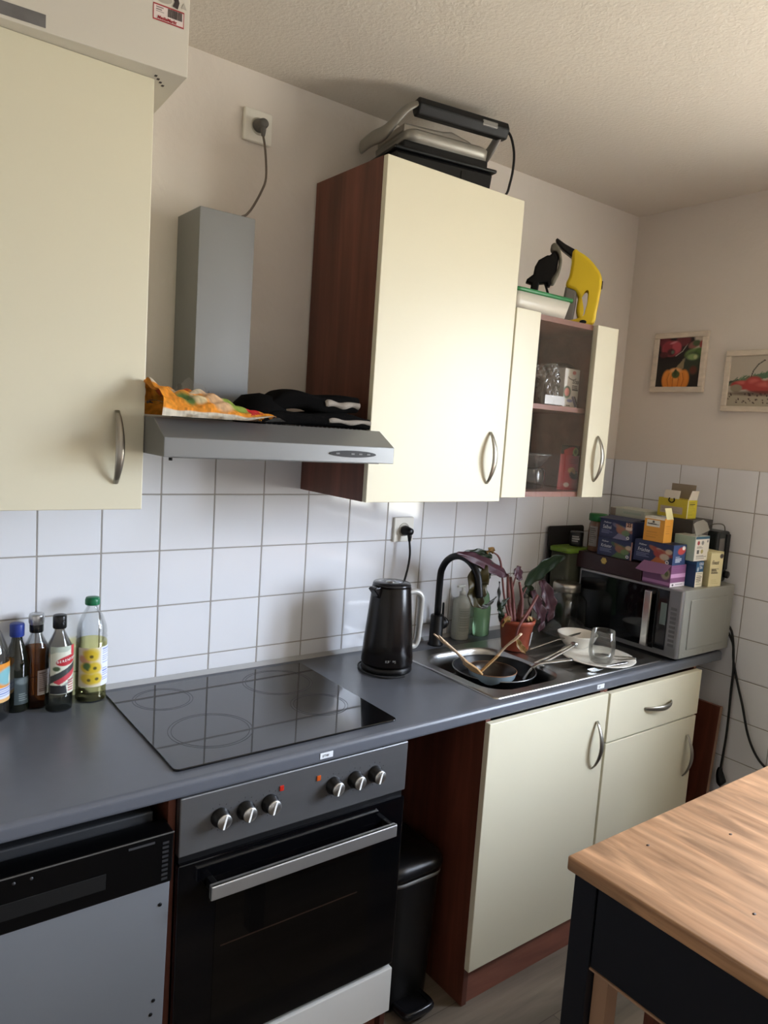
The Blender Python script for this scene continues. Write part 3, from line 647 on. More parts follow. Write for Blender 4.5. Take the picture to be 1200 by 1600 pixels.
G().tube([(.050, 0, .228), (.085, 0, .232), (.104, 0, .218), (.108, 0, .19), (.106, 0, .11), (.103, 0, .078), (.092, 0, .062), (.070, 0, .064)], [.010, .011, .012, .0115, .011, .011, .0105, .010], 14, flat=.85, M=M).done('handle', mat('silver_grey_handle', '#b9b9b5', rough=.35, metal=.3), kt)
G().prism([(-.052, .215), (-.085, .252), (-.078, .257), (-.050, .257)], -.014, .014, 'Y', bev=.003, M=Matrix.Rotation(R(8), 4, 'Z')).done('spout', KB, kt)
M = Matrix.Rotation(R(-28), 4, 'Z')
text('KRUPS', .011, mat('logo_grey', '#9b9b99', rough=.4), kt, tuple((M @ Vector((-.018, -.0765, .040)))), tuple(M @ Vector((1, 0, 0))), (0, .05, 1))
g = G(); g.tube([(-.02, .076, .008), (-.06, .06, .004), (-.088, .005, .004), (-.083, -.05, .004), (-.05, -.084, .0035), (.0, -.090, .0035)], .0028, 8); g.done('loose_cord', RUBBER, kt)
# ---- power sockets
def socket(label, x, z, plug_rot=0):
    t = thing('power_socket', label, 'socket', (x, 0, z))
    g = G(); g.box(-.041, .041, -.009, .004, -.041, .041, .004, seg=3); g.done('face_plate', WHITEP, t)
    Mx = Matrix.Translation((0, -.009, 0)) @ Matrix.Rotation(R(90), 4, 'X')
    G().lathe([(.0215, .0), (.0225, .001), (.0215, .0022), (.0200, .0022), (.0195, .0)], 32, M=Mx, cap=False).lathe([(0, .0004), (.020, .0004)], 32, M=Mx, cap=False).done('socket_well', mat('socket_shade', '#c9c5b8', rough=.4), t)
    return t
socket('white wall socket above the cooker hood with a grey plug', .526, .980)
socket('white wall socket on the tiles above the kettle', 1.115, -.115)
def plug_cord(label, x, z, body, pts, col, r=.0035):
    t = thing('plug_and_cord', label, 'cable', (x, -.0115, z)); Mx = Matrix.Rotation(R(90), 4, 'X')
    g = G(); g.lathe([(0, 0), (.0185, 0), (.0185, .006), (.016, .012), (.013, .030), (.009, .034), (0, .034)], 24, M=Mx, sy=.9); g.tube([(0, -.022, 0), (0, -.026, -.018), (0, -.026, -.032)], [.009, .007, .0045], 12)
    g.done('plug', body, t); G().tube([(0, -.026, -.030)] + pts, r, 8).done('cord', col, t); return t
plug_cord('grey plug with thin cord hanging down to the hood chimney', .526, .980, mat('grey_plug', '#5f5c58', rough=.5), [(.004, -.035, -.07), (.002, -.05, -.14), (-.012, -.055, -.18), (-.035, -.055, -.225), (-.060, -.075, -.252), (-.085, -.085, -.28), (-.088, -.085, -.40)], mat('grey_brown_cord', '#6c6258', rough=.6), .0030)
plug_cord('black plug and cord running down behind the kettle', 1.118, -.118, BLACKP, [(.003, -.03, -.075), (-.004, -.03, -.13), (-.030, -.035, -.20), (-.075, -.045, -.29), (-.12, -.062, -.355), (-.14, -.085, -.381)], RUBBER)
# ---- plant
PT = thing('potted_plant', 'drooping plant with red-backed leaves in a terracotta plastic pot', 'plant', (1.462, -.222, -.5005))
TER = mat('terracotta_plastic', '#9c4a34', rough=.45)
pot = G(); pot.lathe([(0, 0), (.045, 0), (.046, .003), (.0565, .088), (.0605, .089), (.0625, .104), (.0600, .1055), (.058, .1035), (.055, .092), (.050, .090)], 44, cap=False); pot = pot.done('pot', TER, PT)
M = Matrix.Rotation(R(-22), 4, 'Z')
cv = Canvas(26, 34, '#e8e8e4', 3)
for k in range(9): cv.rect(.12 + k * .085, .1, .12 + k * .085 + (.03 if k % 2 else .055), .52, '#3a3a3c')
cv.textlines(.12, .6, .9, .95, 3, '#4a4a4a')
def lab(u, v): a_ = R(-72 + 30 * u); rr = .0475 + .0105 * (v * .55 + .22) + .0006; return tuple(Vector((rr * math.cos(a_), rr * math.sin(a_), .018 + .047 * v)))
painted('plant_label', cv, lab, PT)
g = G(); g.lathe([(0, .088), (.053, .086)], 30, cap=False)
for k in range(60):
    a_ = random.random() * 6.28; r_ = .05 * random.random() ** .5; s_ = .003 + .004 * random.random(); g.lathe([(0, -s_), (s_, 0), (0, s_)], 6, c=(r_ * math.cos(a_), r_ * math.sin(a_), .090))
g.done('soil', mat('potting_soil', '#3b2a1e', rough=.9, var=.4, vscale=60), PT)
o0 = Vector((1.462, -.222, -.5005))
STM = mat('red_green_stem', '#6e3d38', rough=.5, var=.2, vscale=30); 
def L0(*p): return tuple(Vector(p) - o0)
stems = [[L0(1.44, -.215, -.41), L0(1.43, -.205, -.33), L0(1.415, -.205, -.245)], [L0(1.455, -.215, -.41), L0(1.45, -.205, -.33), L0(1.425, -.21, -.255)], [L0(1.475, -.225, -.41), L0(1.485, -.215, -.34), L0(1.470, -.210, -.275)],
         [L0(1.465, -.205, -.41), L0(1.455, -.195, -.31), L0(1.47, -.195, -.25)], [L0(1.43, -.225, -.41), L0(1.41, -.205, -.33), L0(1.375, -.205, -.20), L0(1.34, -.205, -.168)], [L0(1.47, -.21, -.41), L0(1.50, -.20, -.33), L0(1.55, -.20, -.262), L0(1.585, -.205, -.275)]]
for i, s in enumerate(stems):
    r0 = .0085 if i < 3 else .0045
    G().tube(s, [r0] + [r0 * .75] * (len(s) - 2) + [r0 * .5], 8).done('stem', STM, PT)
G().tube([L0(1.475, -.245, -.40), L0(1.500, -.265, -.315), L0(1.470, -.28, -.33), L0(1.405, -.285, -.40), L0(1.395, -.285, -.435)], [.005, .005, .0048, .0045, .004], 8).done('stem', STM, PT)
def leaf_mat(name, up, under):
    if name in MATS: return MATS[name]
    m = mat(name, up, rough=.42, var=.15, vscale=25); n = m.node_tree.nodes; L = m.node_tree.links; p = n['Principled BSDF']; geo = n.new('ShaderNodeNewGeometry'); mx = n.new('ShaderNodeMix'); mx.data_type = 'RGBA'
    src = p.inputs['Base Color'].links[0].from_socket; L.new(geo.outputs['Backfacing'], mx.inputs['Factor']); L.new(src, mx.inputs['A']); mx.inputs['B'].default_value = (*srgb(under), 1); L.new(mx.outputs['Result'], p.inputs['Base Color']); return m
def leaf(spine, wd, side, mt, fold=.25, wav=.003, tipw=.0):
    sp = [Vector(p) for p in spine]; side = Vector(side).normalized()
    def f(u, v):
        t = u * (len(sp) - 1); i = min(int(t), len(sp) - 2); p0 = sp[max(i - 1, 0)]; p1 = sp[i]; p2 = sp[i + 1]; p3 = sp[min(i + 2, len(sp) - 1)]; q = t - i
        c_ = .5 * ((2 * p1) + (-p0 + p2) * q + (2 * p0 - 5 * p1 + 4 * p2 - p3) * q * q + (-p0 + 3 * p1 - 3 * p2 + p3) * q ** 3)
        d = (sp[i + 1] - sp[i]).normalized(); s_ = (side - d * side.dot(d)).normalized(); nn = d.cross(s_)
        w_ = wd * (math.sin(math.pi * min(1, .03 + u * .97) ** .8) ** .8 + tipw * u); a_ = (v - .5) * 2
        return tuple(c_ + s_ * (a_ * w_) + nn * (abs(a_) * w_ * fold + wav * math.sin(u * 22 + a_ * 2) * abs(a_) - .0012 * max(0, 1 - abs(a_) * 7)))
    g = G(); g.grid(f, 26, 15); return g.done('leaf', mt, PT, solid=.0007)
LG = leaf_mat('dark_green_leaf', '#1b2814', '#4a222c'); LR = leaf_mat('maroon_leaf_back', '#3d1d26', '#3a2230'); LD = leaf_mat('withered_leaf', '#3a3319', '#4d3626'); LB = leaf_mat('brown_dried_leaf', '#7a5c2e', '#6a4526')
leaf([L0(1.402, -.215, -.243), L0(1.335, -.215, -.215), L0(1.25, -.215, -.180), L0(1.165, -.215, -.158)], .026, (0, .6, 1), LR, .15)
leaf([L0(1.34, -.20, -.185), L0(1.28, -.20, -.165), L0(1.20, -.205, -.160)], .012, (0, -.3, 1), LG, .1)
leaf([L0(1.49, -.215, -.278), L0(1.55, -.215, -.245), L0(1.62, -.215, -.215), L0(1.690, -.215, -.198)], .036, (.30, .25, -1), LG, -.12)
leaf([L0(1.465, -.225, -.255), L0(1.435, -.235, -.235), L0(1.405, -.24, -.235)], .024, (0, .1, 1), LR, .1)
leaf([L0(1.29, -.215, -.205), L0(1.245, -.235, -.255), L0(1.245, -.235, -.305), L0(1.275, -.235, -.338)], .036, (1, -.2, .35), LD, .3, .006)
leaf([L0(1.335, -.205, -.20), L0(1.315, -.205, -.24), L0(1.30, -.205, -.27)], .020, (1, 0, 0), LG, .1)
leaf([L0(1.26, -.23, -.335), L0(1.30, -.23, -.338), L0(1.345, -.23, -.31)], .007, (0, .3, 1), leaf_mat('blackened_leaf', '#23231c', '#2a241c'), .2)
leaf([L0(1.34, -.205, -.168), L0(1.322, -.205, -.160), L0(1.31, -.205, -.172)], .013, (0, -.6, .8), LB, .4, .005)
leaf([L0(1.585, -.205, -.278), L0(1.61, -.215, -.33), L0(1.63, -.22, -.38), L0(1.625, -.22, -.428)], .026, (1, -.2, .2), LR, .35, .006)
leaf([L0(1.545, -.205, -.31), L0(1.56, -.215, -.36), L0(1.59, -.22, -.41), L0(1.58, -.22, -.462)], .024, (1, 0, .3), LR, .3, .006)
leaf([L0(1.50, -.20, -.30), L0(1.53, -.20, -.305), L0(1.555, -.20, -.34)], .018, (0, -.3, 1), LG, .2)
leaf([L0(1.392, -.285, -.435), L0(1.405, -.29, -.465), L0(1.432, -.29, -.485), L0(1.452, -.285, -.49)], .011, (.7, 0, .7), LB, .5, .003)
leaf([L0(1.375, -.23, -.40), L0(1.36, -.23, -.33), L0(1.352, -.23, -.26)], .007, (1, 0, 0), leaf_mat('blackened_leaf', '#23231c', '#2a241c'), .3)
leaf([L0(1.38, -.235, -.385), L0(1.362, -.24, -.345), L0(1.395, -.24, -.315)], .012, (1, 0, .3), LG, .3, .004)
leaf([L0(1.40, -.25, -.392), L0(1.375, -.255, -.385), L0(1.362, -.25, -.41)], .014, (0, -.5, 1), LB, .3, .004)
g = G()
for k in range(9):
    a_ = k * .7; g.tube([(.02, -.01, .088), (.028 + .012 * math.cos(a_), -.012 + .012 * math.sin(a_), .108), (.035 + .02 * math.cos(a_), -.012 + .02 * math.sin(a_), .098)], .0035, 6)
g.done('dead_leaf_tuft', mat('dry_straw', '#b59a6e', rough=.8), PT)
# ---- bottles by the sink wall
def bottle(name, label, cat, loc, prof, mt, cap=None, capm=None, liquid=None, lm=None, group=None, sx=1, sy=1, rotz=0, shell=.0016):
    t = thing(name, label, cat, loc, rotz=rotz, group=group); g = G()
    if mt in (GLASS,) or getattr(mt, 'name', '').startswith('glass'):
        inner = [(max(r - shell, .0005), z) for r, z in prof[::-1] if z > prof[0][1] + .002]; inner.append((max(prof[1][0] - shell, .001), prof[0][1] + .003)); inner.append((0, prof[0][1] + .003))
        g.lathe([(0, prof[0][1])] + prof[1:] + inner, 40, cap=False, sx=sx, sy=sy)
    else: g.lathe(prof, 40, sx=sx, sy=sy)
    g.done('bottle_body', mt, t)
    if liquid: G().lathe(liquid, 40, sx=sx, sy=sy).done('liquid', lm, t)
    if cap: G().lathe(cap, 28).done('cap', capm, t)
    return t
bt = bottle('soap_dispenser', 'pale bottle with pump top behind the tap', 'bottle', (1.374, -.040, WT), [(0, 0), (.028, 0), (.031, .004), (.031, .130), (.028, .142), (.012, .150), (.012, .156), (0, .156)], mat('translucent_white_plastic', '#b9bdb2', rough=.35, spec=.4), None, None, sx=1.0)
G().lathe([(0, .156), (.011, .156), (.011, .168), (.005, .170), (.005, .184), (0, .184)], 20).done('pump_collar', mat('pump_grey', '#cfd0ca', rough=.4), bt)
G().box(-.026, .008, -.006, .006, .183, .192, .003).done('pump_nozzle', mat('pump_grey', '#cfd0ca'), bt)
cv = Canvas(20, 26, '#a9ada2', 2); cv.textlines(.1, .1, .9, .9, 9, '#8b9187'); painted('label', cv, lambda u, v: (.0316 * math.cos(R(-150 + 120 * u)), .0316 * math.sin(R(-150 + 120 * u)), .02 + .095 * v), bt)
bottle('dish_soap_bottle', 'green translucent washing-up bottle behind the plant', 'bottle', (1.478, -.038, WT), [(0, 0), (.033, 0), (.036, .004), (.036, .10), (.024, .150), (.011, .168), (.011, .176), (0, .176)], mat('green_tinted_plastic', '#9dc79a', rough=.15, trans=.55, ior=1.35), [(0, .176), (.012, .176), (.011, .190), (.005, .192), (.004, .202), (0, .202)], mat('frosted_cap', '#d7ddd6', rough=.3), sy=.7)
bottle('glass_bottle', 'small clear bottle with metal cap half hidden by the plant', 'bottle', (1.695, -.045, WT), [(0, 0), (.026, 0), (.028, .003), (.028, .085), (.016, .105), (.013, .120), (.013, .126)], GLASS, [(0, .120), (.0155, .120), (.0155, .148), (.014, .150), (0, .150)], STEEL)
jr = thing('storage_jar', 'big square glass storage jar with silver screw lid', 'jar', (1.778, -.166, -.5030))
def sql(h_, r, z): return [(x, y, z) for x, y in rrect(-h_, h_, -h_, h_, r, 6)]
g = G(); lp = [sql(.058, .022, 0), sql(.0625, .024, .004), sql(.0625, .024, .128), sql(.056, .03, .146), sql(.046, .0455, .158), sql(.0455, .045, .172)]
li = [sql(.043, .0425, .172), sql(.0435, .043, .158), sql(.053, .028, .144), sql(.0595, .022, .127), sql(.0595, .022, .006), sql(.050, .02, .004)]
g.loops(lp + li, closed=True); g.loops([sql(.058, .022, 0)[::-1], [(0, 0, 0)] * 28], cap=False); g.done('jar_body', GLASS, jr)
G().lathe([(0, .196), (.044, .196), (.0485, .194), (.050, .188), (.050, .166), (.048, .165), (.048, .168), (.0, .190)], 48, cap=False).done('lid', mat('brushed_lid', '#b5b2aa', rough=.3, metal=1.0), jr)
# ---- chopping board + olive food bin
M = Matrix.Rotation(R(-3.6), 4, 'X')
cb = thing('chopping_board', 'black chopping board leaning against the tiles in the corner', 'chopping board', (1.928, -.040, WT))
g = G(); g.prism(rrect(-.105, .105, 0, .385, .012), -.004, .004, 'Y', bev=.001, M=M); g.done('board', mat('black_board', '#1b191a', rough=.55), cb)
ob = thing('food_bin', 'olive grey plastic caddy with bright green lid between board and microwave', 'container', (1.872, -.089, WT))
g = G(); g.loops([rr_loop(.055, .040, .015, 0), rr_loop(.062, .045, .015, .30)]); g.done('body', mat('olive_plastic', '#3c3f33', rough=.5), ob)
g = G(); g.loops([rr_loop(.066, .049, .016, .298), rr_loop(.067, .050, .016, .312), rr_loop(.060, .044, .014, .316)]); g.done('lid', mat('lime_green_lid', '#6a8a2a', rough=.45), ob)

# ================================================================== MICROWAVE AND THE PILE ON IT
mw = thing('microwave', 'silver microwave oven facing left, tea boxes piled on top', 'microwave', (1.857, -.578, -.5045))
MD, ML, MH = .335, .423, .2465
SIL = mat('silver_paint', '#a3a49c', rough=.36, metal=.45); SILF = mat('silver_front', '#8e8e90', rough=.3, metal=.7)
g = G(); g.box(.018, MD, 0, ML, .0125, MH, .003); g.done('casing', SIL, mw)
g = G(); g.prism([(.055, .040), (.29, .040), (.29, .212), (.055, .212)], -.0035, .001, 'Y', bev=.003); g.done('side_relief', SIL, mw)
for sx_, sz_ in ((.04, .024), (.17, .024)): G().lathe([(0, 0), (.0028, 0), (.002, .0012), (0, .0014)], 10, M=Matrix.Translation((sx_, -.0002, sz_)) @ Matrix.Rotation(R(90), 4, 'X')).done('screw', STEEL, mw)
for fx, fy in ((.04, .03), (.30, .03), (.04, ML - .03), (.30, ML - .03)): G().lathe([(0, 0), (.011, 0), (.013, .013), (0, .013)], 16, c=(fx, fy, 0)).done('foot', BLACKP, mw)
f0 = G(); f0.box(0, .018, 0, ML, .0125, MH, .005, seg=3); f0.done('front_frame', SILF, mw)
dr = G().box(-.0035, .002, .090, ML - .012, .030, MH - .008, .0012).done('door', mat('microwave_door_glass', '#09090b', rough=.06), mw)
g = G(); g.box(-.030, -.020, .096, .124, .036, MH - .018, .004, seg=3); g.box(-.024, .0, .098, .122, .036, .048, .003); g.box(-.024, .0, .098, .122, MH - .030, MH - .018, .003); g.done('handle', mat('handle_chrome', '#c0c0be', rough=.22, metal=1.0), dr)
cp = G().box(-.0032, .002, .046, .088, .034, MH - .008, .0008).done('control_panel', mat('mw_panel_black', '#101013', rough=.12), mw)
G().box(-.0040, -.003, .050, .072, .120, .195, .0004).done('display', mat('lcd_grey_green', '#6c7a78', rough=.25), cp)
for k in range(9): G().box(-.0015, .0, .014, .036, .052 + k * .0155, .0615 + k * .0155, .0007).done('button', mat('mw_button', '#68686b', rough=.4, metal=.4), mw)
TOP = -.5045 + MH
def carton(name, label, cat, loc, d, l, h, mtb=None, rotz=0.0, front=None, side=None, fm=None, group=None):
    """card box; local x depth 0..d, y 0..-l, z 0..h. front is the -x face, side the -y face"""
    t = thing(name, label, cat, loc, rotz=rotz, group=group)
    G().box(0, d, -l, 0, 0, h, .0008).done('carton', mtb or CARD, t)
    if front: painted('printed_front', front, rect_map((-.0005, -.0008, .0008), (0, -1, 0), (0, 0, 1), l - .0016, h - .0016), t, fm)
    if side: painted('printed_side', side, rect_map((.0008, -l - .0005, .0008), (1, 0, 0), (0, 0, 1), d - .0016, h - .0016), t, fm)
    return t
NV = mat('navy_card', '#232a4a', rough=.45); WTX = mat('white_ink', '#cfd2da', rough=.5)
wb = thing('wooden_tea_chest', 'dark mahogany wooden box with a brass flower ornament on the microwave', 'box', (1.862, -.128, TOP))
G().box(0, .115, -.284, 0, 0, .062, .002).done('body', mat('dark_mahogany', '#2f1a1e', rough=.38, var=.15, vscale=10, stretch=(8, 1, 8)), wb)
g = G()
for k in range(6):
    a_ = k * math.pi / 3; g.lathe([(0, 0), (.0062, 0), (.0045, .0022), (0, .003)], 14, M=Matrix.Translation((-.0002, -.126 + .0072 * math.cos(a_), .043 + .0072 * math.sin(a_))) @ Matrix.Rotation(R(-90), 4, 'Y'))
g.lathe([(0, 0), (.005, 0), (.004, .0035), (0, .0042)], 14, M=Matrix.Translation((-.0002, -.126, .043)) @ Matrix.Rotation(R(-90), 4, 'Y'))
g.done('ornament', mat('pale_brass', '#c9b26a', rough=.4, metal=.5), wb)['label'] = 'pale brass flower ornament'
WB = TOP + .0625
def tea(c0, big, hue, badge=None, seed=1, green=False):
    cv = Canvas(72, 42, '#222a50', seed); cv.rect(0, .9, 1, 1, '#1b2246')
    for k in range(5): cv.ell(.50 + .1 * k, .30 + .04 * k, .13, .10, hue[k % len(hue)], .5, .4, .7)
    cv.poly([(.42, 1), (.62, .62), (.80, .74), (.88, 1)], hue[0]); cv.ell(.66, .50, .15, .20, hue[1], .3, .3, .9); cv.ell(.80, .62, .12, .15, hue[2], 0, .3, .9)
    cv.ell(.90, .35, .09, .12, '#d9c6a5', 0, .4, .6); cv.ell(.88, .85, .045, .08, '#e8e6e0', 0, .2); cv.ell(.88, .85, .025, .045, '#24305e', 0, .2)
    if badge: cv.rect(.80, .05, .985, .36, '#d9a88a'); cv.rect(.80, .30, .985, .42, '#e0c9b4')
    if green: cv.rect(.96, 0, 1, 1, '#a67763')
    cv.textlines(.07, .60, .42, .82, 3, '#7d86a8', .35); return cv
def tea_text(t, big, l, h, sz, small='Teehaus', sx=.10):
    text(big, sz, WTX, t, (-.0012, -l * sx, h * .48), (0, -1, 0), (0, 0, 1), shear=.1, sxy=(.85, 1)); text('Meßmer', sz * .5, WTX, t, (-.0012, -l * (sx + .02), h * .76), (0, -1, 0), (0, 0, 1), shear=.2)
t1 = carton('tea_box', 'blue tea box with green leaves, under the Salbei box', 'tea box', (1.868, -.216, WB), .070, .147, .066, NV, front=tea(0, '', ['#45623a', '#8a5c42', '#66804e'], green=True, seed=4))
tea_text(t1, 'Kräuter', .147, .066, .017)
t2 = carton('tea_box', 'dark blue Salbei tea box with a 25 badge, topmost on the left', 'tea box', (1.868, -.217, WB + .0662), .068, .140, .070, NV, front=tea(0, '', ['#77748f', '#a0694e', '#66805a'], badge=True, seed=5))
tea_text(t2, 'Salbei', .14, .07, .019); text('25', .018, mat('dark_ink', '#3a2c2c', rough=.5), t2, (-.0012, -.140 * .825, .070 * .74), (0, -1, 0), (0, 0, 1), bold=.0005)
G().box(-.004, .069, -.141, .0, .0702, .0716, .0004, M=Matrix.Translation((0, 0, .0)) @ Matrix.Rotation(R(-6), 4, 'Y')).done('lid_flap', NV, t2)
sd = Canvas(22, 42, '#27416e', 9); sd.ell(.65, .28, .28, .18, '#c0423a', .4, .3); sd.ell(.8, .15, .12, .10, '#e8e0d8', 0, .3); sd.textlines(.2, .55, .8, .85, 4, '#c3cad8')
t3 = carton('tea_box', 'blue Früchte tea box with red fruit, right of the Salbei box', 'tea box', (1.868, -.370, WB + .008), .078, .150, .074, NV, front=tea(0, '', ['#a86030', '#98382f', '#b8a894'], seed=6), side=sd)
tea_text(t3, 'Früchte', .15, .074, .018)
oc_ = Canvas(40, 44, '#d9972f', 3); oc_.rect(0, 0, 1, .06, '#e5dfd0'); oc_.rect(.12, .10, .78, .38, '#e4dfd2'); oc_.ell(.45, .18, .06, .05, '#4a443c', 0, .3); oc_.rect(.19, .27, .72, .30, '#3c3834')
oc_.textlines(.15, .6, .8, .9, 3, '#c4862a', .4)
so = Canvas(20, 44, '#cf8e2b', 3); so.textlines(.2, .3, .8, .7, 4, '#b87c24', .3)
t4 = carton('tea_box', 'orange tea box with white label standing on the Früchte box', 'tea box', (1.872, -.397, WB + .0822), .05, .078, .083, mat('orange_card', '#d08f2e', rough=.5), front=oc_, side=so)
text('Kamillentee', .0075, mat('dark_ink', '#3a2c2c'), t4, (-.0012, -.014, .083 * .705), (0, -1, 0), (0, 0, 1), sxy=(.95, 1), bold=.0002)
G().box(-.0, .045, -.074, -.002, .083, .0845, M=Matrix.Translation((0, 0, .0)) @ Matrix.Rotation(R(0), 4, 'Y')).done('top_flap', CARD, t4)
M = Matrix.Translation((.03, -.0785, .08)) @ Matrix.Rotation(R(-18), 4, 'X')
G().box(-.022, .018, -.0010, 0, 0, .040, M=M).done('side_flap', mat('pale_yellow_card', '#d9cf9a', rough=.6), t4)['label'] = 'pale yellow side flap standing up'
pc = Canvas(56, 36, '#744a70', 7); pc.rect(0, .80, 1, .93, '#a877a4'); pc.ell(.82, .42, .16, .26, '#a89a86', 0, .3); pc.ell(.86, .42, .07, .12, '#6d7a50', 0, .4); pc.rect(.1, .3, .45, .36, '#a56fa2')
ps = Canvas(36, 40, '#84557f', 8); ps.rect(0, .40, 1, .58, '#c79ac4'); ps.rect(0, .82, 1, 1, '#e6dee4'); ps.ell(.18, .91, .06, .05, '#2a2430', 0, .3); ps.textlines(.1, .06, .9, .34, 4, '#7d437a', .3); ps.rect(.35, .88, .85, .91, '#4a3a4c')
t5 = carton('tea_box', 'purple tea box with its lid hanging open, on the microwave front', 'tea box', (1.8675, -.4145 - .0001, TOP), .090, .106, .076, mat('purple_card', '#744a70', rough=.5), front=pc, side=ps)
t5.location.x = 1.868 - .001; 
MF = Matrix.Translation((.0, 0, .0765)) @ Matrix.Rotation(R(-128), 4, 'Y')
fl = thing
pf = G().prism([(0, -.106), (.042, -.098), (.047, -.03), (.042, .012), (0, 0)], 0, .0010, 'Z', M=Matrix.Translation((-.001, 0, .077)) @ Matrix.Rotation(R(133), 4, 'Y')).done('lid_flap', mat('purple_flap', '#875f84', rough=.5), t5)
bl = Canvas(22, 40, '#1c3b5e', 3); bl.rect(.0, .0, 1, .12, '#224a70')
bs = Canvas(36, 56, '#e6e0cc', 4); bs.rect(0, 0, 1, .40, '#1d5a86'); bs.ell(.25, .30, .12, .09, '#cfe0ea', 0, .4, .8); bs.textlines(.12, .46, .88, .95, 7, '#6b6452', .35)
t6 = carton('tea_box', 'blue and cream COLD TEA box right of the purple box', 'tea box', (1.962, -.488, TOP), .047, .066, .090, mat('petrol_card', '#1c3b5e', rough=.5), front=bl, side=bs)
text('COLD', .013, WTX, t6, (.017, -.0668, .077), (1, 0, 0), (0, 0, 1), bold=.0004, sxy=(.75, 1)); text('TEA', .013, WTX, t6, (.020, -.0668, .064), (1, 0, 0), (0, 0, 1), bold=.0004, sxy=(.8, 1))
ic = Canvas(44, 44, '#e3dfd2', 5); ic.rect(0, 0, 1, .10, '#1f5570'); ic.ell(.22, .26, .09, .09, '#a83a3a', 0, .2); ic.ell(.52, .26, .09, .09, '#8a8a84', 0, .2); ic.ell(.52, .62, .09, .09, '#a8a060', 0, .2); ic.rect(.14, .54, .32, .70, '#55554f'); ic.textlines(.12, .40, .6, .5, 2, '#77736a', .4); ic.textlines(.12, .78, .9, .94, 3, '#77736a', .4); ic.ell(.88, .2, .05, .06, '#6a6a66', 0, .2)
t7 = carton('tea_box', 'white box with small round icons standing on the COLD TEA box', 'tea box', (1.950, -.470, TOP + .0905), .088, .078, .085, mat('white_teal_card', '#c9ccc4', rough=.5), front=Canvas(14, 34, '#9fb6a8', 3), side=ic)
M = Matrix.Translation((.004, -.076, .085)) @ Matrix.Rotation(R(-14), 4, 'Y')
G().prism([(0, 0), (.082, 0), (.078, .028), (.06, .044), (.02, .047), (0, .044)], -.0006, .0006, 'Y', M=M @ Matrix.Rotation(R(-12), 4, 'X')).done('lid_flap', mat('grey_card_inside', '#8b867c', rough=.8), t7)['label'] = 'grey open lid flap'
crm = Canvas(30, 60, '#e2d7a8', 6); crm.ell(.85, .12, .15, .07, '#3a3030', 0, .2); crm.textlines(.12, .48, .75, .66, 3, '#8a8268', .4); crm.textlines(.15, .8, .9, .95, 3, '#cdbf8a', .4); crm.rect(.0, .0, 1, .03, '#b9ad80')
t8 = carton('tea_box', 'tall cream tea box at the right end of the pile', 'tea box', (2.040, -.505, TOP), .066, .060, .122, mat('cream_card', '#d9cf9f', rough=.5), front=Canvas(12, 40, '#d3c897', 2), side=crm, rotz=R(-8))
text('Finest', .019, mat('dark_ink', '#3a2c2c'), t8, (.006, -.0612, .078), (1, 0, 0), (0, 0, 1), shear=.35, sxy=(.8, 1.1)); text('WHITE', .008, mat('dark_ink', '#3a2c2c'), t8, (.008, -.0612, .056), (1, 0, 0), (0, 0, 1)); text('ORANGE', .008, mat('dark_ink', '#3a2c2c'), t8, (.008, -.0612, .046), (1, 0, 0), (0, 0, 1))
# green-lidded spice jar on the chest
sj = thing('spice_jar', 'glass spice jar with green lid left of the Salbei box', 'jar', (1.925, -.165, WB))
g = G(); g.lathe([(0, 0), (.030, 0), (.032, .003), (.032, .100), (.027, .112), (.026, .118), (.0, .118)], 36); g.done('jar_body', mat('spice_filled_glass', '#7a5a48', rough=.12, coat=1.0, var=.25, vscale=70), sj)
G().lathe([(0, .114), (.0325, .114), (.034, .116), (.034, .138), (.032, .141), (0, .141)], 36).done('lid', mat('green_plastic_lid', '#1f6a34', rough=.4), sj)
cv = Canvas(30, 40, '#8f8880', 3); cv.textlines(.1, .1, .9, .9, 8, '#57504a', .4); painted('label', cv, lambda u, v: (.0326 * math.cos(R(160 + 60 * u)), .0326 * math.sin(R(160 + 60 * u)), .02 + .075 * v), sj)
dj = thing('spice_jar', 'small black jar with white print standing on the green caddy lid', 'jar', (1.905, -.089, WT + .3165))
G().lathe([(0, 0), (.024, 0), (.026, .003), (.026, .052), (.024, .056), (0, .056)], 30).done('jar_body', mat('black_jar', '#161618', rough=.3), dj)
cv = Canvas(30, 24, '#1a1a1c', 3); cv.textlines(.1, .15, .9, .85, 3, '#9a9a98', .6); painted('label', cv, lambda u, v: (.0264 * math.cos(R(170 + 90 * u)), .0264 * math.sin(R(170 + 90 * u)), .01 + .036 * v), dj)
# cartons at the back of the pile
k1 = carton('black_carton', 'black carton behind the Salbei box', 'box', (1.985, -.165, TOP), .12, .22, .20, mat('black_card', '#1c1c1f', rough=.5))
mc_ = Canvas(40, 12, '#b9bdaf', 3); mc_.rect(.0, .0, .16, 1, '#8d7f74'); mc_.rect(.4, .3, .9, .6, '#a7b3a4')
carton('white_carton', 'flat pale green and white carton lying behind the Salbei box', 'box', (1.985, -.170, TOP + .2005), .11, .150, .030, mat('pale_mint_card', '#c4c7b9', rough=.6), front=mc_)
k2 = carton('grey_carton', 'grey carton behind the orange tea box', 'box', (2.010, -.392, TOP), .13, .105, .130, mat('grey_card', '#6b6c66', rough=.6))
k3 = carton('dark_carton', 'dark grey flat carton under the yellow box', 'box', (2.012, -.395, TOP + .1305), .13, .100, .092, mat('dark_grey_card', '#4a4642', rough=.6))
yc = Canvas(40, 40, '#c9b52c', 3); yc.rect(.10, .42, .85, .80, '#b8a892'); yc.textlines(.15, .45, .8, .78, 5, '#a3937e', .4)
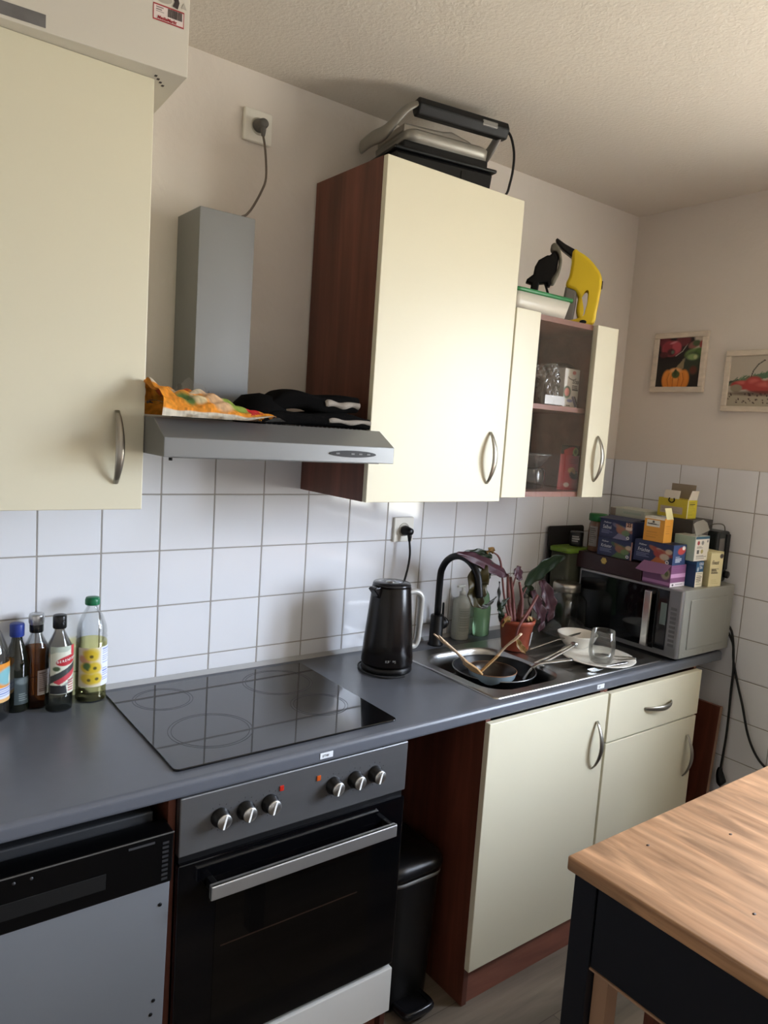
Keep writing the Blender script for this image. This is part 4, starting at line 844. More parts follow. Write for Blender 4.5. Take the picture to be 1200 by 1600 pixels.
ys = Canvas(22, 40, '#cfc02a', 3); ys.textlines(.15, .1, .85, .9, 9, '#a89a2c', .35); ys.rect(.2, .18, .8, .24, '#3a3420'); ys.rect(.0, .0, .05, 1, '#e2dcc0')
t9 = carton('yellow_carton', 'yellow carton with open white flaps on top of the pile', 'box', (2.015, -.350, TOP + .2235), .062, .115, .066, mat('yellow_card', '#c4b02c', rough=.5), front=yc, side=ys)
M = Matrix.Translation((0, 0, .066))
G().box(-.0006, .0006, -.080, -.02, 0, .030, M=M @ Matrix.Rotation(R(12), 4, 'Y')).done('front_flap', mat('white_flap_card', '#d8d2c4', rough=.8), t9)
G().prism([(.004, 0), (.058, 0), (.058, .034), (.012, .034)], -.0006, .0006, 'Y', M=Matrix.Translation((0, -.1145, .066)) @ Matrix.Rotation(R(10), 4, 'X')).done('side_flap', mat('white_flap_card', '#d8d2c4'), t9)
G().box(.0605, .0617, -.105, -.01, 0, .052, M=M).done('rear_flap', mat('kraft_inside', '#8f8272', rough=.8), t9)
G().tube([(-.002, -.045, .068), (-.003, -.043, .058), (-.003, -.054, .052), (-.003, -.064, .058), (-.002, -.062, .068)], .0022, 8).done('carry_loop', BLACKP, t9)
ap = thing('black_appliance', 'black kitchen radio with carrying wire behind the cream tea box', 'appliance', (2.118, -.535, TOP))
g = G(); g.box(0, .085, 0, .16, 0, .185, .010, seg=3); g.done('housing', mat('dark_teal_black', '#121717', rough=.35), ap)
G().box(.012, .045, -.0012, .001, .10, .160, .0006).done('window', mat('window_grey', '#6f6a66', rough=.3), ap)
G().box(.052, .080, -.004, .001, .045, .175, .003).done('front_rib', BLACKP, ap)
G().lathe([(0, 0), (.013, 0), (.013, .012), (0, .012)], 20, M=Matrix.Translation((.072, -.001, .028)) @ Matrix.Rotation(R(90), 4, 'X')).done('knob', BLACKP, ap)
G().tube([(.0, .05, .180), (.0, .03, .206), (.02, .012, .212), (.045, .008, .205), (.055, .008, .186)], .0018, 8).done('carrying_wire', mat('dull_wire', '#6a665f', rough=.4, metal=.8), ap)
# cables on the right wall
cbm = thing('microwave_cable', 'black mains cable hanging down the tiled wall with an angled plug', 'cable', (2.203, -.595, -.35))
G().tube([(0, .06, -.05), (-.005, .012, -.08), (-.006, -.010, -.20), (-.005, -.012, -.30), (-.004, -.015, -.45), (-.008, -.012, -.56), (-.010, -.012, -.595)], .0042, 8).done('cord', RUBBER, cbm)
G().tube([(-.010, -.010, -.585), (-.012, -.012, -.605), (-.014, -.022, -.632), (-.014, -.030, -.640)], [.006, .013, .0175, .015], 14).done('plug', BLACKP, cbm)
cb2 = thing('mains_cable', 'second black cable curving to the right behind the table', 'cable', (2.205, -.595, -.35))
G().tube([(0, .05, -.06), (-.006, .004, -.12), (-.006, -.006, -.18), (-.006, -.032, -.262), (-.006, -.060, -.338), (-.006, -.090, -.43), (-.006, -.125, -.490), (-.006, -.165, -.522), (-.006, -.24, -.55), (-.006, -.34, -.60)], .0042, 8).done('cord', RUBBER, cb2)
# ================================================================== ON THE LEFT WALL CABINET
bx = thing('carton_box', 'big white carton lying on the left wall cabinet with a red-bordered price label', 'box', (.183, -.386, .872), rotz=R(-3.5))
g = G(); g.box(-.62, 0, 0, .36, 0, .20, .0015); g.done('carton', mat('white_box_card', '#d5cfc2', rough=.6, var=.02, vscale=6), bx)
def bxp(x, z): return (x, -.0006, z)
st = painted('price_label', Canvas(60, 30, '#e4d6d2', 2).rect(0, 0, 1, .07, '#a32a34').rect(0, .92, 1, 1, '#a32a34').rect(0, 0, .03, 1, '#a32a34').rect(.97, 0, 1, 1, '#a32a34').textlines(.10, .16, .40, .56, 3, '#7a6a68', .4), rect_map(bxp(-.071, .086), (1, 0, 0), (0, 0, 1), .060, .030), bx)
st['label'] = 'white label with red border and barcode'
g = G(); r_ = random.Random(3); x_ = 0
while x_ < .026:
    w_ = r_.choice([.0005, .0008, .0012, .0016]); g.box(-.0425 + x_, -.0425 + x_ + w_, -.0012, -.0008, .098, .113); x_ += w_ + r_.choice([.0006, .0009])
g.done('barcode', mat('barcode_ink', '#3c3232', rough=.6), bx)
text('MediaMarkt', .0095, mat('label_red', '#a32a34', rough=.5), bx, (-.063, -.0012, .0895), (1, 0, 0), (0, 0, 1), shear=.3, sxy=(.8, .85), bold=.0003)
g = G(); g.prism([(-.052 + .017 * math.cos(R(a_)), .128 + .008 * math.sin(R(a_))) for a_ in range(0, 360, 20)], -.0009, -.0005, 'Y'); g.done('printed_emblem', mat('print_grey_line', '#b3aca0', rough=.6), bx)
G().prism([(-.034, .120), (-.024, .118), (-.021, .130), (-.024, .138), (-.036, .138), (-.030, .130)], -.0011, -.0005, 'Y').done('printed_plug_icon', mat('barcode_ink', '#3c3232'), bx)
G().prism([(-.017, .122), (-.007, .122), (-.012, .133)], -.0011, -.0005, 'Y').done('printed_triangle', mat('print_grey_line', '#b3aca0'), bx)
gm = mat('printed_photo_grey', '#6f6d6c', rough=.4, var=.5, vscale=18)
G().box(-.40, -.258, -.0012, -.0003, .006, .028).done('printed_photo', gm, bx)['label'] = 'grey printed product photo'
g = G()
for k in range(4): g.box(-.055 + k * .008, -.050 + k * .008, .030 + k * .012, .038 + k * .012, -.0006, -.0002)
g.done('printed_marks', mat('barcode_ink', '#3c3232'), bx)
# ================================================================== CONTACT GRILL ON THE TALL CABINET
gr = thing('contact_grill', 'silver and black contact grill with raised handle on the tall cabinet', 'grill', (.985, -.158, .885), rotz=R(-10))
GRB = mat('grill_black_plastic', '#0d0e10', rough=.42, spec=.35)
GRS = mat('grill_brushed_steel', '#9d9a92', rough=.45, metal=.6, bump=.05, bscale=200, stretch=(12, 1, 1))
GRP = mat('grill_grey_plastic', '#8d8b87', rough=.4, metal=.3)
g = G(); g.prism([(-.150, 0), (.150, 0), (.158, .062), (-.155, .062)], -.105, .105, 'Y', bev=.008); g.done('base', GRB, gr)
G().box(-.160, .166, -.112, .110, .062, .072, .004).done('lower_lip', GRB, gr)
G().box(.05, .062, -.1075, -.102, .022, .048, .002).done('drip_tray_grip', BLACKM, gr)
g = G(); g.loops([rr_loop(.130, .110, .03, .092), rr_loop(.132, .112, .03, .116), rr_loop(.124, .104, .028, .123)], M=Matrix.Translation((.006, -.004, .0))); g.done('upper_plate_housing', GRS, gr)
G().box(-.130, .140, -.100, .100, .071, .093, .004).done('grill_plate', BLACKM, gr)
g = G(); g.prism([(-.120, .121), (.110, .121), (.095, .142), (.03, .156), (.0, .150), (-.120, .146)], -.075, .09, 'Y', bev=.006); g.done('lid_cover', mat('grill_cover_steel', '#b3aea5', rough=.4, metal=.7), gr)
for s, mm in ((-1, GRS), (1, GRP)):
    p_ = [(.140, .038), (.145, .075), (.040, .098), (-.030, .150), (-.070, .190), (-.118, .193), (-.122, .172), (-.085, .160), (-.050, .112), (.020, .060)]
    q_ = s * .160 + .003; e_ = -.100 if s < 0 else .178
    g = G(); g.tube([(q_, .115, .128), (q_, .05, .130), (q_, -.03, .122), (q_ * .94 + e_ * .06, -.065, .132), (q_ * .5 + e_ * .5, -.098, .168), (e_, -.112, .186)], [.020, .021, .021, .019, .016, .013], 14, flat=.42, up=(1, 0, 0)); g.done('handle_arm', mm, gr)
g = G(); g.prism([(-.085, .172), (-.088, .196), (-.120, .200), (-.130, .180), (-.118, .156), (-.095, .156)], -.104, .186, 'X', bev=.004); g.done('handle_bar', GRB, gr)
G().box(.095, .145, -.1295, -.120, .172, .188, .003).done('display_strip', GRP, gr)
gc = thing('grill_cord', 'black cord looping down from the contact grill', 'cable', (1.165, -.27, .885))
G().tube([(-.010, .03, .170), (.0, .0, .195), (.02, -.01, .185), (.030, -.02, .14), (.022, -.030, .09), (.005, -.040, .045), (-.008, -.038, .008), (-.04, -.02, .005), (-.06, .02, .006)], .0036, 8).done('cord', RUBBER, gc)
# ================================================================== ON THE HOOD
hz = .2035
ch = thing('crisp_packet', 'crumpled orange snack packet with clear edges lying on the cooker hood', 'packet', (.14, -.375, hz))
cv = Canvas(120, 70, '#d98a2c', 11); cv.noise(.2, 3)
for k in range(26): cv.ell(cv.rng.rand(), .1 + .35 * cv.rng.rand(), .03 + .05 * cv.rng.rand(), .03 + .05 * cv.rng.rand(), ['#c96a1c', '#e8a53a', '#b5521a', '#e3b648', '#b03a24'][k % 5], cv.rng.rand() * 3, .5, .8)
cv.rect(0, .55, .62, .62, '#c8b9a0'); cv.ell(.22, .75, .08, .10, '#4f6a33', .2, .5); cv.ell(.33, .74, .06, .10, '#c7b48c', 0, .4); cv.ell(.52, .72, .12, .20, '#c8a27c', 0, .3); cv.ell(.66, .72, .10, .16, '#7d8f3c', 0, .4)
cv.poly([(.72, .5), (.90, .55), (.88, .85), (.76, .92)], '#b3282a'); cv.rect(.93, .5, 1, 1, '#d98a2c'); cv.ell(.35, .22, .07, .08, '#c23a2c', 0, .4); cv.ell(.5, .2, .06, .06, '#e8e2d2', 0, .4); cv.rect(0, .95, 1, 1, '#cfc8b8'); cv.noise(.15, 2)
def bagf(u, v):
    h_ = .070 * (math.sin(math.pi * min(1, v * 1.0)) ** .8 if 0 < v < 1 else 0) * (1 - u) ** .6 * (1.0 - .15 * math.sin(u * 9)) + .004
    x = -.0 + .255 * u + .010 * math.sin(v * 9); y = -.05 + .155 * v * (1 - .35 * u)
    h_ += .006 * math.sin(u * 31 + v * 17) * (1 - u) * math.sin(math.pi * v) + .0035 * math.sin(u * 17 - v * 41) * math.sin(math.pi * v)
    h_ += .014 * max(0, u - .72) / .28 * (1 - v)
    return (x, y, max(.0015, h_))
painted('packet_front', cv, bagf, ch, mat_p := print_mat('glossy_foil_print', .2))
def filmf(u, v):
    x = -.0 + .16 * u; top = .088 * (1 - abs(u - .62) / .9); return (x, .035 + .012 * math.sin(u * 14) + .02 * v, .030 + (top - .030) * v + .003 * math.sin(u * 40 + v * 9))
G().grid(filmf, 30, 12).done('clear_film_edge', FILM, ch)
G().grid(lambda u, v: (.05 + .235 * u, -.052 - .010 * v + .004 * math.sin(u * 20), .004 + .010 * v * math.sin(u * 13) ** 2 + .020 * max(0, u - .75)), 40, 5).done('clear_film_front', FILM, ch)
def cloth(label, loc, L_, D_, H_, layers, rotz, seed, edge):
    t = thing('folded_cloth', label, 'cloth', loc, rotz=rotz, group=None); rr = random.Random(seed)
    th = H_ / layers; CL = mat('black_fabric', '#080707', rough=.95, bump=.4, bscale=300, spec=.1); mats = [CL]
    for k in range(layers):
        z0 = k * th
        def f(u, v, z0=z0, k=k):
            a_ = u * 2 * math.pi; c_, s_ = math.cos(a_), math.sin(a_)
            ex = (abs(c_) ** .35) * (1 if c_ > 0 else -1); ez = (abs(s_) ** .6) * (1 if s_ > 0 else -1)
            x = (v - .5) * L_ * (1 - .02 * k); y = ex * D_ * .5 * (1 - .03 * k); z = z0 + th * .5 + ez * th * .5 * (1 + .10 * math.sin(v * 11 + k))
            z += .0035 * math.sin(v * 9 + seed + k) + .002 * math.sin(y * 60 + v * 13)
            return (x, y, max(.0005, z - (0 if v > .12 else (0.12 - v) * .15)))
        g = G(); g.grid(f, 40, 30); 
        for e_ in (0, 1):
            g.loops([[f(i / 39, e_) for i in range(39)], [((e_ - .5) * L_ * .985, 0, z0 + th * .5)] * 39], cap=False)
        o = g.done('cloth_fold', CL, t)
    for k in range(layers):
        if edge:
            g = G(); z0 = k * th
            pts = [(L_ * (.10 + .40 * i / 14), -D_ * .485 + .002, z0 + th * .48 + th * .05 * math.sin(i * .7 + k)) for i in range(15)]
            g.tube(pts, [th * .16] + [th * .19 + th * .03 * math.cos(i * .9) for i in range(13)] + [th * .20], 10, flat=1.0, up=(0, 0, 1)); g.done('pale_lining', mat('pale_lining_fabric', '#8f877e', rough=.95, bump=.4, bscale=200), t)['label'] = 'pale cotton lining'
    return t
cloth('black folded oven cloth with pale lining, lower of the two on the hood', (.560, -.285, hz + .001), .30, .115, .034, 1, R(-4), 2, True)
cloth('black folded oven cloth with pale lining, topmost of the pile on the hood', (.565, -.275, hz + .037), .235, .105, .044, 1, R(-7), 5, True)
ct = thing('folded_cloth', 'black cloth bundle slumped behind the snack packet on the hood', 'cloth', (.432, -.27, hz))
G().lathe([(0, 0), (.055, .0), (.066, .014), (.062, .040), (.04, .064), (0, .072)], 28, sx=1.1, sy=.9).done('cloth_fold', mat('black_fabric', '#151314'), ct)
# ================================================================== ON THE LOW WALL CABINET
rz = .589
tb_ = thing('plastic_tub', 'white plastic tub with green lid on the low wall cabinet', 'tub', (1.372, -.235, rz))
g = G(); g.loops([rr_loop(.118, .055, .02, 0), rr_loop(.132, .066, .024, .058)]); g.done('body', mat('milky_plastic', '#cfc9bb', rough=.35), tb_)
g = G(); g.loops([rr_loop(.134, .068, .024, .056), rr_loop(.138, .072, .026, .058), rr_loop(.138, .072, .026, .067), rr_loop(.130, .064, .024, .069)]); g.done('lid', mat('green_lid', '#2c7a45', rough=.4), tb_)
GX, GZ = 1.372, rz + .069
tl = thing('window_vac_nozzle', 'black squeegee nozzle with grey fleece standing on the green tub lid', 'nozzle', (1.41, -.240, GZ), rotz=R(-47))
def T(pts): return [(x - GX, z - GZ) for x, z in pts]
NB = mat('nozzle_black', '#080808', rough=.4, spec=.25)
curve_shape('nozzle_body', [([(-0.0314, 0.002), (-0.0069, 0.002), (-0.0041, 0.0367), (0.0185, 0.0389), (0.0206, 0.0286), (0.0287, 0.0292), (0.0368, 0.0436), (0.0462, 0.0784), (0.0489, 0.1173), (0.0355, 0.1397), (0.0206, 0.1239), (0.0124, 0.1235), (-0.0125, 0.1084), (-0.0223, 0.0881), (-0.0251, 0.0644), (-0.0435, 0.0494), (-0.0463, 0.0397), (-0.0293, 0.0349)], False)], .034, NB, tl, bevel=.006)
curve_shape('prop_leg', [([(0.0096, 0.0424), (0.0165, 0.0412), (0.0328, 0.0010), (0.0253, 0.0010)], False)], .014, NB, tl, bevel=.002)
curve_shape('fleece_pad', [([(0.0233, 0.1392), (0.0287, 0.1599), (0.0408, 0.1553), (0.0555, 0.1267), (0.0595, 0.0926), (0.0489, 0.0553), (0.0355, 0.036), (0.0314, 0.0446), (0.0449, 0.0757), (0.0502, 0.1121), (0.0408, 0.1336)], True)], .044, mat('grey_fleece', '#6d6a5d', rough=.98, bump=1.0, bscale=250), tl, bevel=.006)
VX, VZ = 1.60, rz
vc = thing('window_vac', 'yellow handheld window vacuum with dark nozzle and grey tank', 'window cleaner', (VX, -.25, VZ), rotz=R(-48))
def V(pts): return [(x - VX, z - VZ) for x, z in pts]
YEL = mat('yellow_plastic', '#e0bf1f', rough=.35)
curve_shape('body', [([(-0.0353, 0.2446), (-0.0186, 0.237), (0.0066, 0.2216), (0.0358, 0.1938), (0.0581, 0.1599), (0.0606, 0.1349), (0.0581, 0.0913), (0.053, 0.0431), (0.0466, 0.0086), (0.0313, 0.0015), (0.0, 0.002), (-0.036, 0.003), (-0.0387, 0.0159), (-0.0132, 0.0219), (-0.002, 0.030), (-0.004, 0.071), (-0.0232, 0.112), (-0.0516, 0.128), (-0.0448, 0.1593), (-0.0414, 0.1992)], True),
                    ([(-0.003, 0.1067), (0.0134, 0.1235), (0.0275, 0.1189), (0.0321, 0.0967), (0.0292, 0.0606), (0.0181, 0.0251), (0.0025, 0.0194), (-0.0090, 0.0366), (-0.0113, 0.0718)], True)], .044, YEL, vc, bevel=.010)
curve_shape('neck', [([(-0.0988, 0.2748), (-0.0939, 0.2799), (-0.0674, 0.2617), (-0.0226, 0.2387), (-0.0286, 0.2113), (-0.0441, 0.2201), (-0.0743, 0.2417), (-0.0953, 0.2637)], False)], .034, mat('dark_grey_nozzle', '#1b1a1a', rough=.4, spec=.3), vc, bevel=.006)
curve_shape('tank', [([(-0.0537, 0.1242), (-0.0152, 0.1133), (-0.0146, 0.0683), (-0.0206, 0.010), (-0.0582, 0.004), (-0.0605, 0.0601)], False)], .038, mat('smoky_tank', '#77736d', rough=.25), vc, bevel=.008)
G().lathe([(0, 0), (.009, 0), (.008, .003), (0, .0035)], 20, M=Matrix.Translation((.012, -.0215, .012)) @ Matrix.Rotation(R(90), 4, 'X'), sx=1.3, sy=.8).done('button', NB, vc)
G().box(.0585, .0645, -.008, .008, .122, .148, .002).done('release_catch', NB, vc)
# ================================================================== INSIDE THE LOW WALL CABINET
sh = .028 + .2925
flr = .028 + .0165
zc = Canvas(40, 70, '#e4e1d8', 5); zc.ell(.62, .08, .12, .05, '#b34a3e', 0, .3); zc.ell(.5, .22, .28, .055, '#57504a', .1, .2); zc.ell(.5, .205, .24, .045, '#e4e1d8', .1, .2); zc.ell(.22, .60, .26, .16, '#3f6e50', 0, .2); zc.ell(.22, .60, .17, .11, '#d58a80', 0, .3)
zc.poly([(.55, .72), (.68, .68), (1, .96), (.86, 1)], '#7d7e96'); zc.poly([(.72, .70), (.80, .68), (1, .86), (1, .95)], '#4c4a54'); zc.rect(.55, .50, .95, .55, '#4a4a4c'); zc.ell(.45, .82, .2, .04, '#8a8fc0', 0, .4); zc.rect(.22, .93, .5, .97, '#4a4a4c')
z1 = thing('sugar_box', 'white ZUCKER STICKS carton on the cabinet shelf', 'carton', (1.541, -.262, sh), rotz=R(4))
G().box(0, .080, 0, .032, 0, .122, .0008).box(-.001, .081, -.0015, .033, .098, .127, .0008).done('carton', CARD, z1)
painted('printed_front', zc, rect_map((0, -.0020, 0), (1, 0, 0), (0, 0, 1), .080, .125), z1)
text('ZUCKER', .013, mat('dark_ink', '#3a2c2c'), z1, (.042, -.0028, .080), (1, 0, 0), (0, 0, 1), sxy=(.72, 1.1), bold=.0002); text('STICKS', .013, mat('dark_ink', '#3a2c2c'), z1, (.042, -.0028, .064), (1, 0, 0), (0, 0, 1), sxy=(.72, 1.1), bold=.0002)
p1 = thing('wrapped_glass', 'glass wrapped in crinkly clear plastic on the cabinet shelf', 'packet', (1.455, -.255, sh))
G().lathe([(0, 0), (.035, 0), (.036, .012), (.034, .030), (.032, .085), (.030, .088)], 24, cap=False).done('glass', thin_glass('clear_glass_thin', (.95, .97, .96), .12), p1)
def crk(u, v): a_ = u * 2 * math.pi; r_ = (.044 + .004 * math.sin(a_ * 7 + v * 12) + .003 * math.sin(a_ * 13 - v * 30)) * (1 - .35 * max(0, v - .55)); return (r_ * math.cos(a_), r_ * math.sin(a_), .001 + .128 * v)
G().grid(crk, 60, 24).done('plastic_wrap', FILM, p1)
G().box(-.046, .048, -.0475, -.0465, .002, .030, .0003).done('printed_band', mat('silver_band', '#aaa8a4', rough=.35, metal=.4), p1)
j2 = thing('glass_canister', 'glass canister with glass lid on the shelf behind the sugar box', 'jar', (1.638, -.150, sh))
G().lathe([(0, 0), (.046, 0), (.048, .004), (.048, .12), (.044, .128)], 32, cap=False).done('canister_body', thin_glass('clear_glass_thin'), j2)
G().lathe([(.048, .128), (.055, .130), (.055, .142), (.04, .152), (.012, .156), (0, .157)], 32, cap=False).done('lid', thin_glass('grey_glass_thin', (.75, .75, .74), .2), j2)
cu = thing('cup', 'beige cup behind the sugar box on the shelf', 'cup', (1.520, -.14, sh))
G().lathe([(0, 0), (.030, 0), (.034, .004), (.044, .10), (.0435, .104), (.041, .102), (.032, .008), (0, .006)], 32, cap=False).done('body', mat('beige_ceramic', '#8f857b', rough=.4), cu)
mb = thing('metal_bowl', 'steel bowl stacked on the black glass bowl in the cabinet', 'bowl', (1.448, -.215, flr + .072))
G().lathe([(0, 0), (.035, 0), (.050, .008), (.068, .034), (.070, .040), (.078, .042), (.078, .045), (.069, .043), (.048, .012), (0, .004)], 40, cap=False).done('body', STEELD, mb)
kb = thing('glass_bowl', 'black glass bowl on the cabinet floor under the steel bowl', 'bowl', (1.448, -.215, flr))
G().lathe([(0, 0), (.040, 0), (.055, .006), (.064, .030), (.062, .065), (.058, .070), (.055, .068), (.058, .03), (0, .008)], 40, cap=False).done('body', mat('black_shiny_glass', '#0e1214', rough=.06, coat=.5), kb)
rg = thing('ribbed_glass', 'small ribbed glass beside the red bag in the cabinet', 'glass', (1.545, -.18, flr))
g = G(); g.loops([[((.021 + .001 * math.cos(k * 1.5708 * 2)) * math.cos(k * math.pi / 24), (.021 + .001 * (k % 2)) * math.sin(k * math.pi / 24), z) for k in range(48)] for z in (0, .055)], cap=False); g.done('tumbler', thin_glass('ribbed_thin', (.8, .8, .8), .2), rg)
rb = thing('pouch_bag', 'red stand-up pouch with dark top in the cabinet', 'bag', (1.620, -.250, flr))
rcv = Canvas(44, 70, '#b52a35', 8); rcv.rect(0, 0, 1, .22, '#26262c'); rcv.ell(.2, .20, .6, .10, '#b52a35', -.4, .15); rcv.rect(0, 0, .12, .2, '#26262c'); rcv.ell(.72, .14, .17, .085, '#8f9a52', -.7, .2); rcv.ell(.72, .14, .10, .05, '#5a6430', -.7, .2)
rcv.ell(.48, .56, .18, .07, '#c28a58', 0, .3); rcv.ell(.62, .66, .25, .10, '#3a2420', 0, .3); rcv.ell(.58, .58, .12, .05, '#a8683c', .5, .3); rcv.textlines(.35, .30, .85, .42, 3, '#7a1c26', .4); rcv.ell(.25, .88, .10, .05, '#e0c8c4', 0, .3); rcv.rect(0, .2, .06, 1, '#c8505a')
def pou(u, v): b_ = .022 * (1 - v) ** .7 * math.sin(math.pi * u) ** .6; return ((u - .5) * .105 * (1 - .08 * v), -b_ - .001, .150 * v + .001)
painted('pouch_front', rcv, pou, rb, PRINTG)
G().grid(lambda u, v: ((u - .5) * .105 * (1 - .08 * v), .022 * (1 - v) ** .7 * math.sin(math.pi * u) ** .6, .150 * v + .001), 20, 20).done('pouch_back', mat('red_foil', '#a02833', rough=.4), rb)
# ================================================================== PICTURES ON THE RIGHT WALL
FR = mat('distressed_white_wood', '#d6cab8', rough=.7, var=.22, vscale=70, bump=.4, bscale=90, stretch=(1, .35, 1))
def picture(label, y0, y1, z0, z1, cv, fw=.021):
    t = thing('picture_frame', label, 'picture', (XR + .006, (y0 + y1) / 2, z0)); W2 = abs(y1 - y0) / 2; H = z1 - z0
    g = G()
    for a0, a1, b0, b1 in ((-W2, W2, 0, fw), (-W2, W2, H - fw, H), (-W2, -W2 + fw, fw, H - fw), (W2 - fw, W2, fw, H - fw)): g.box(-.017, 0, a0, a1, b0, b1, .003)
    g.done('frame', FR, t)
    painted('printed_picture', cv, rect_map((-.010, W2 - fw * .9, fw * .9), (0, -1, 0), (0, 0, 1), 2 * W2 - 1.8 * fw, H - 1.8 * fw), t)
    G().box(-.009, -.001, -W2 + .004, W2 - .004, .004, H - .004).done('backing', CARD, t)
    return t
A = Canvas(90, 100, '#1d1917', 4)
A.poly([(.70, 0), (1, 0), (1, .45), (.62, .50), (.55, .42), (.66, .22)], '#cabfae'); A.ell(.30, .12, .52, .40, '#191414', 0, .1); A.line([(.68, 0), (.66, .14), (.56, .28), (.42, .37)], .008, '#b8b0a4')
for cx, cy, rx, ry, cc in ((.14, .08, .13, .12, '#6d2430'), (.56, .06, .16, .12, '#6e2a33'), (.30, .22, .22, .15, '#a63a47'), (.22, .22, .11, .14, '#8c2c39'), (.42, .20, .10, .11, '#b44a55'), (.14, .34, .10, .06, '#4f1a20')): A.ell(cx, cy, rx, ry, cc, 0, .35)
A.ell(.30, .29, .09, .07, '#471a20', 0, .5); A.ell(.34, .29, .035, .035, '#5f6a5a', 0, .5); A.ell(.34, .10, .08, .02, '#c98087', -.3, .8)
A.ell(.80, .16, .12, .07, '#8e5a52', -.4, .4); A.ell(.86, .13, .09, .06, '#4a5c3e', 0, .5); A.ell(.97, .16, .05, .08, '#a34844', 0, .5)
A.ell(.86, .36, .23, .13, '#6f8a4e', 0, .3); A.ell(.94, .34, .12, .12, '#4f7036', 0, .4); A.ell(.80, .52, .20, .22, '#2f3a2c', 0, .4); A.ell(.80, .40, .12, .06, '#8ba267', 0, .6); A.ell(.86, .40, .04, .04, '#b9c08c', 0, .5); A.ell(.84, .66, .08, .08, '#5f2c22', 0, .6)
A.poly([(.45, .60), (.62, .42), (.62, .62), (.52, .68)], '#8d7f5e')
for cx, rx in ((.27, .12), (.65, .12), (.36, .13), (.56, .13), (.46, .13)): A.ell(cx, .84, rx, .19, '#d9822c', 0, .25); A.ell(cx, .80, rx * .5, .12, '#e8a04a', 0, .9, .6)
for x_ in (.31, .41, .52, .61): A.line([(x_, .72), (x_ + (x_ - .46) * .25, .84), (x_, .99)], .007, '#a85a1c')
A.ell(.45, .66, .13, .05, '#e0a268', 0, .6); A.ell(.46, .74, .09, .075, '#4c5a32', 0, .3); A.ell(.45, .70, .035, .07, '#3d4a28', 0, .3)
picture('white distressed frame with print of an orange pumpkin and peppers', -.1345, -.357, .423, .650, A)
Bc = Canvas(140, 90, '#b9b1a2', 6)
Bc.rect(0, .72, 1, 1, '#aba18d'); Bc.poly([(0, .50), (.20, .44), (.30, .40), (.30, .50), (0, .58)], '#3f4a3c')
Bc.poly([(.0, .55), (.3, .38), (.7, .24), (1, .16), (1, .30), (.6, .40), (.2, .52), (0, .60)], '#55735a')
for k in range(40): x_ = Bc.rng.rand(); yy = .52 - .36 * x_; Bc.line([(x_, yy), (x_ + .05, yy - .03 - .06 * Bc.rng.rand())], .004, ['#3f5f48', '#6b8a68'][k % 2])
Bc.line([(.26, .42), (.28, .30), (.33, .18), (.39, .11)], .007, '#2c2a26'); Bc.ell(.395, .11, .012, .012, '#2c2a26')
for cx, cy, rx, ry in ((.16, .58, .13, .09), (.30, .56, .11, .15), (.45, .62, .20, .13), (.58, .52, .13, .17), (.74, .58, .18, .15), (.90, .52, .15, .16)): Bc.ell(cx, cy, rx, ry, '#a83e3a', 0, .3); Bc.ell(cx, cy - .05, rx * .5, ry * .35, '#cf6e66', 0, .9, .7)
Bc.ell(.10, .64, .07, .075, '#8f8672', 0, .3); Bc.ell(.45, .74, .45, .05, '#3f2622', 0, .6, .7)
for k in range(60): Bc.ell(Bc.rng.rand(), .74 + .22 * Bc.rng.rand() ** 1.4, .006 + .008 * Bc.rng.rand(), .008 + .006 * Bc.rng.rand(), '#3a2420', 2 * Bc.rng.rand(), .3)
picture('white distressed frame with print of red chilli peppers, cut by the picture edge', -.4345, -.78, .355, .572, Bc, .020)
# ================================================================== BOTTLES AT THE LEFT
GT = thin_glass('glass_bottle_clear', (.99, .995, .99), .045); GB = thin_glass('glass_bottle_brown', (.55, .30, .10), .10); 
OIL = thin_glass('sunflower_oil', (.985, .95, .62), .02); AMB = thin_glass('amber_liquid', (.70, .36, .14), .02); PALE = thin_glass('pale_liquid', (.95, .98, .88), .02)
def cyl(rr, a0, a1, z0, z1, sx=1, sy=1): return lambda u, v: (rr * sx * math.cos(R(a0 + (a1 - a0) * u)), rr * sy * math.sin(R(a0 + (a1 - a0) * u)), z0 + (z1 - z0) * v)
op = [(0, 0), (.033, 0), (.037, .005), (.037, .014), (.0355, .018), (.037, .022), (.0355, .027), (.037, .031), (.0355, .036), (.037, .040), (.037, .150), (.0345, .155), (.037, .160), (.0345, .166), (.036, .172), (.034, .188), (.026, .212), (.016, .230), (.0135, .234), (.0135, .243)]
oilb = bottle('oil_bottle', 'clear sunflower oil bottle with green cap, right of the bottle group', 'bottle', (.118, -.052, WT), op, GT, [(0, .240), (.0165, .240), (.0175, .242), (.0175, .252), (.0155, .258), (0, .259)], mat('dark_green_cap', '#1e7048', rough=.35), [(max(r - .0015, 0), z) for r, z in op if .001 < z < .151] + [(.034, .152), (0, .152)], OIL)
lc_ = Canvas(70, 60, '#e4e6ee', 4); lc_.rect(0, 0, .62, 1, '#e0d6c0')
for cx, cy in ((.28, .16), (.42, .10), (.18, .30)): lc_.ell(cx, cy, .16, .10, '#c9805a' if cx < .2 else '#d9c23a', .3, .5, .8)
for cx, cy, r_ in ((.36, .20, .2), (.28, .52, .22), (.45, .50, .18), (.30, .80, .24), (.5, .78, .16)): lc_.ell(cx, cy, r_, .14, '#d9bc2c', .2, .4, .95); lc_.ell(cx, cy + .02, .05, .04, '#5c5222', 0, .5)
lc_.ell(.24, .46, .10, .09, '#4d7038', 0, .5); lc_.textlines(.66, .05, .97, .45, 7, '#8b94c4', .35); lc_.textlines(.66, .55, .97, .9, 6, '#6f7fc9', .35)
painted('oil_label', lc_, cyl(.0376, -155, -15, .042, .140), oilb)
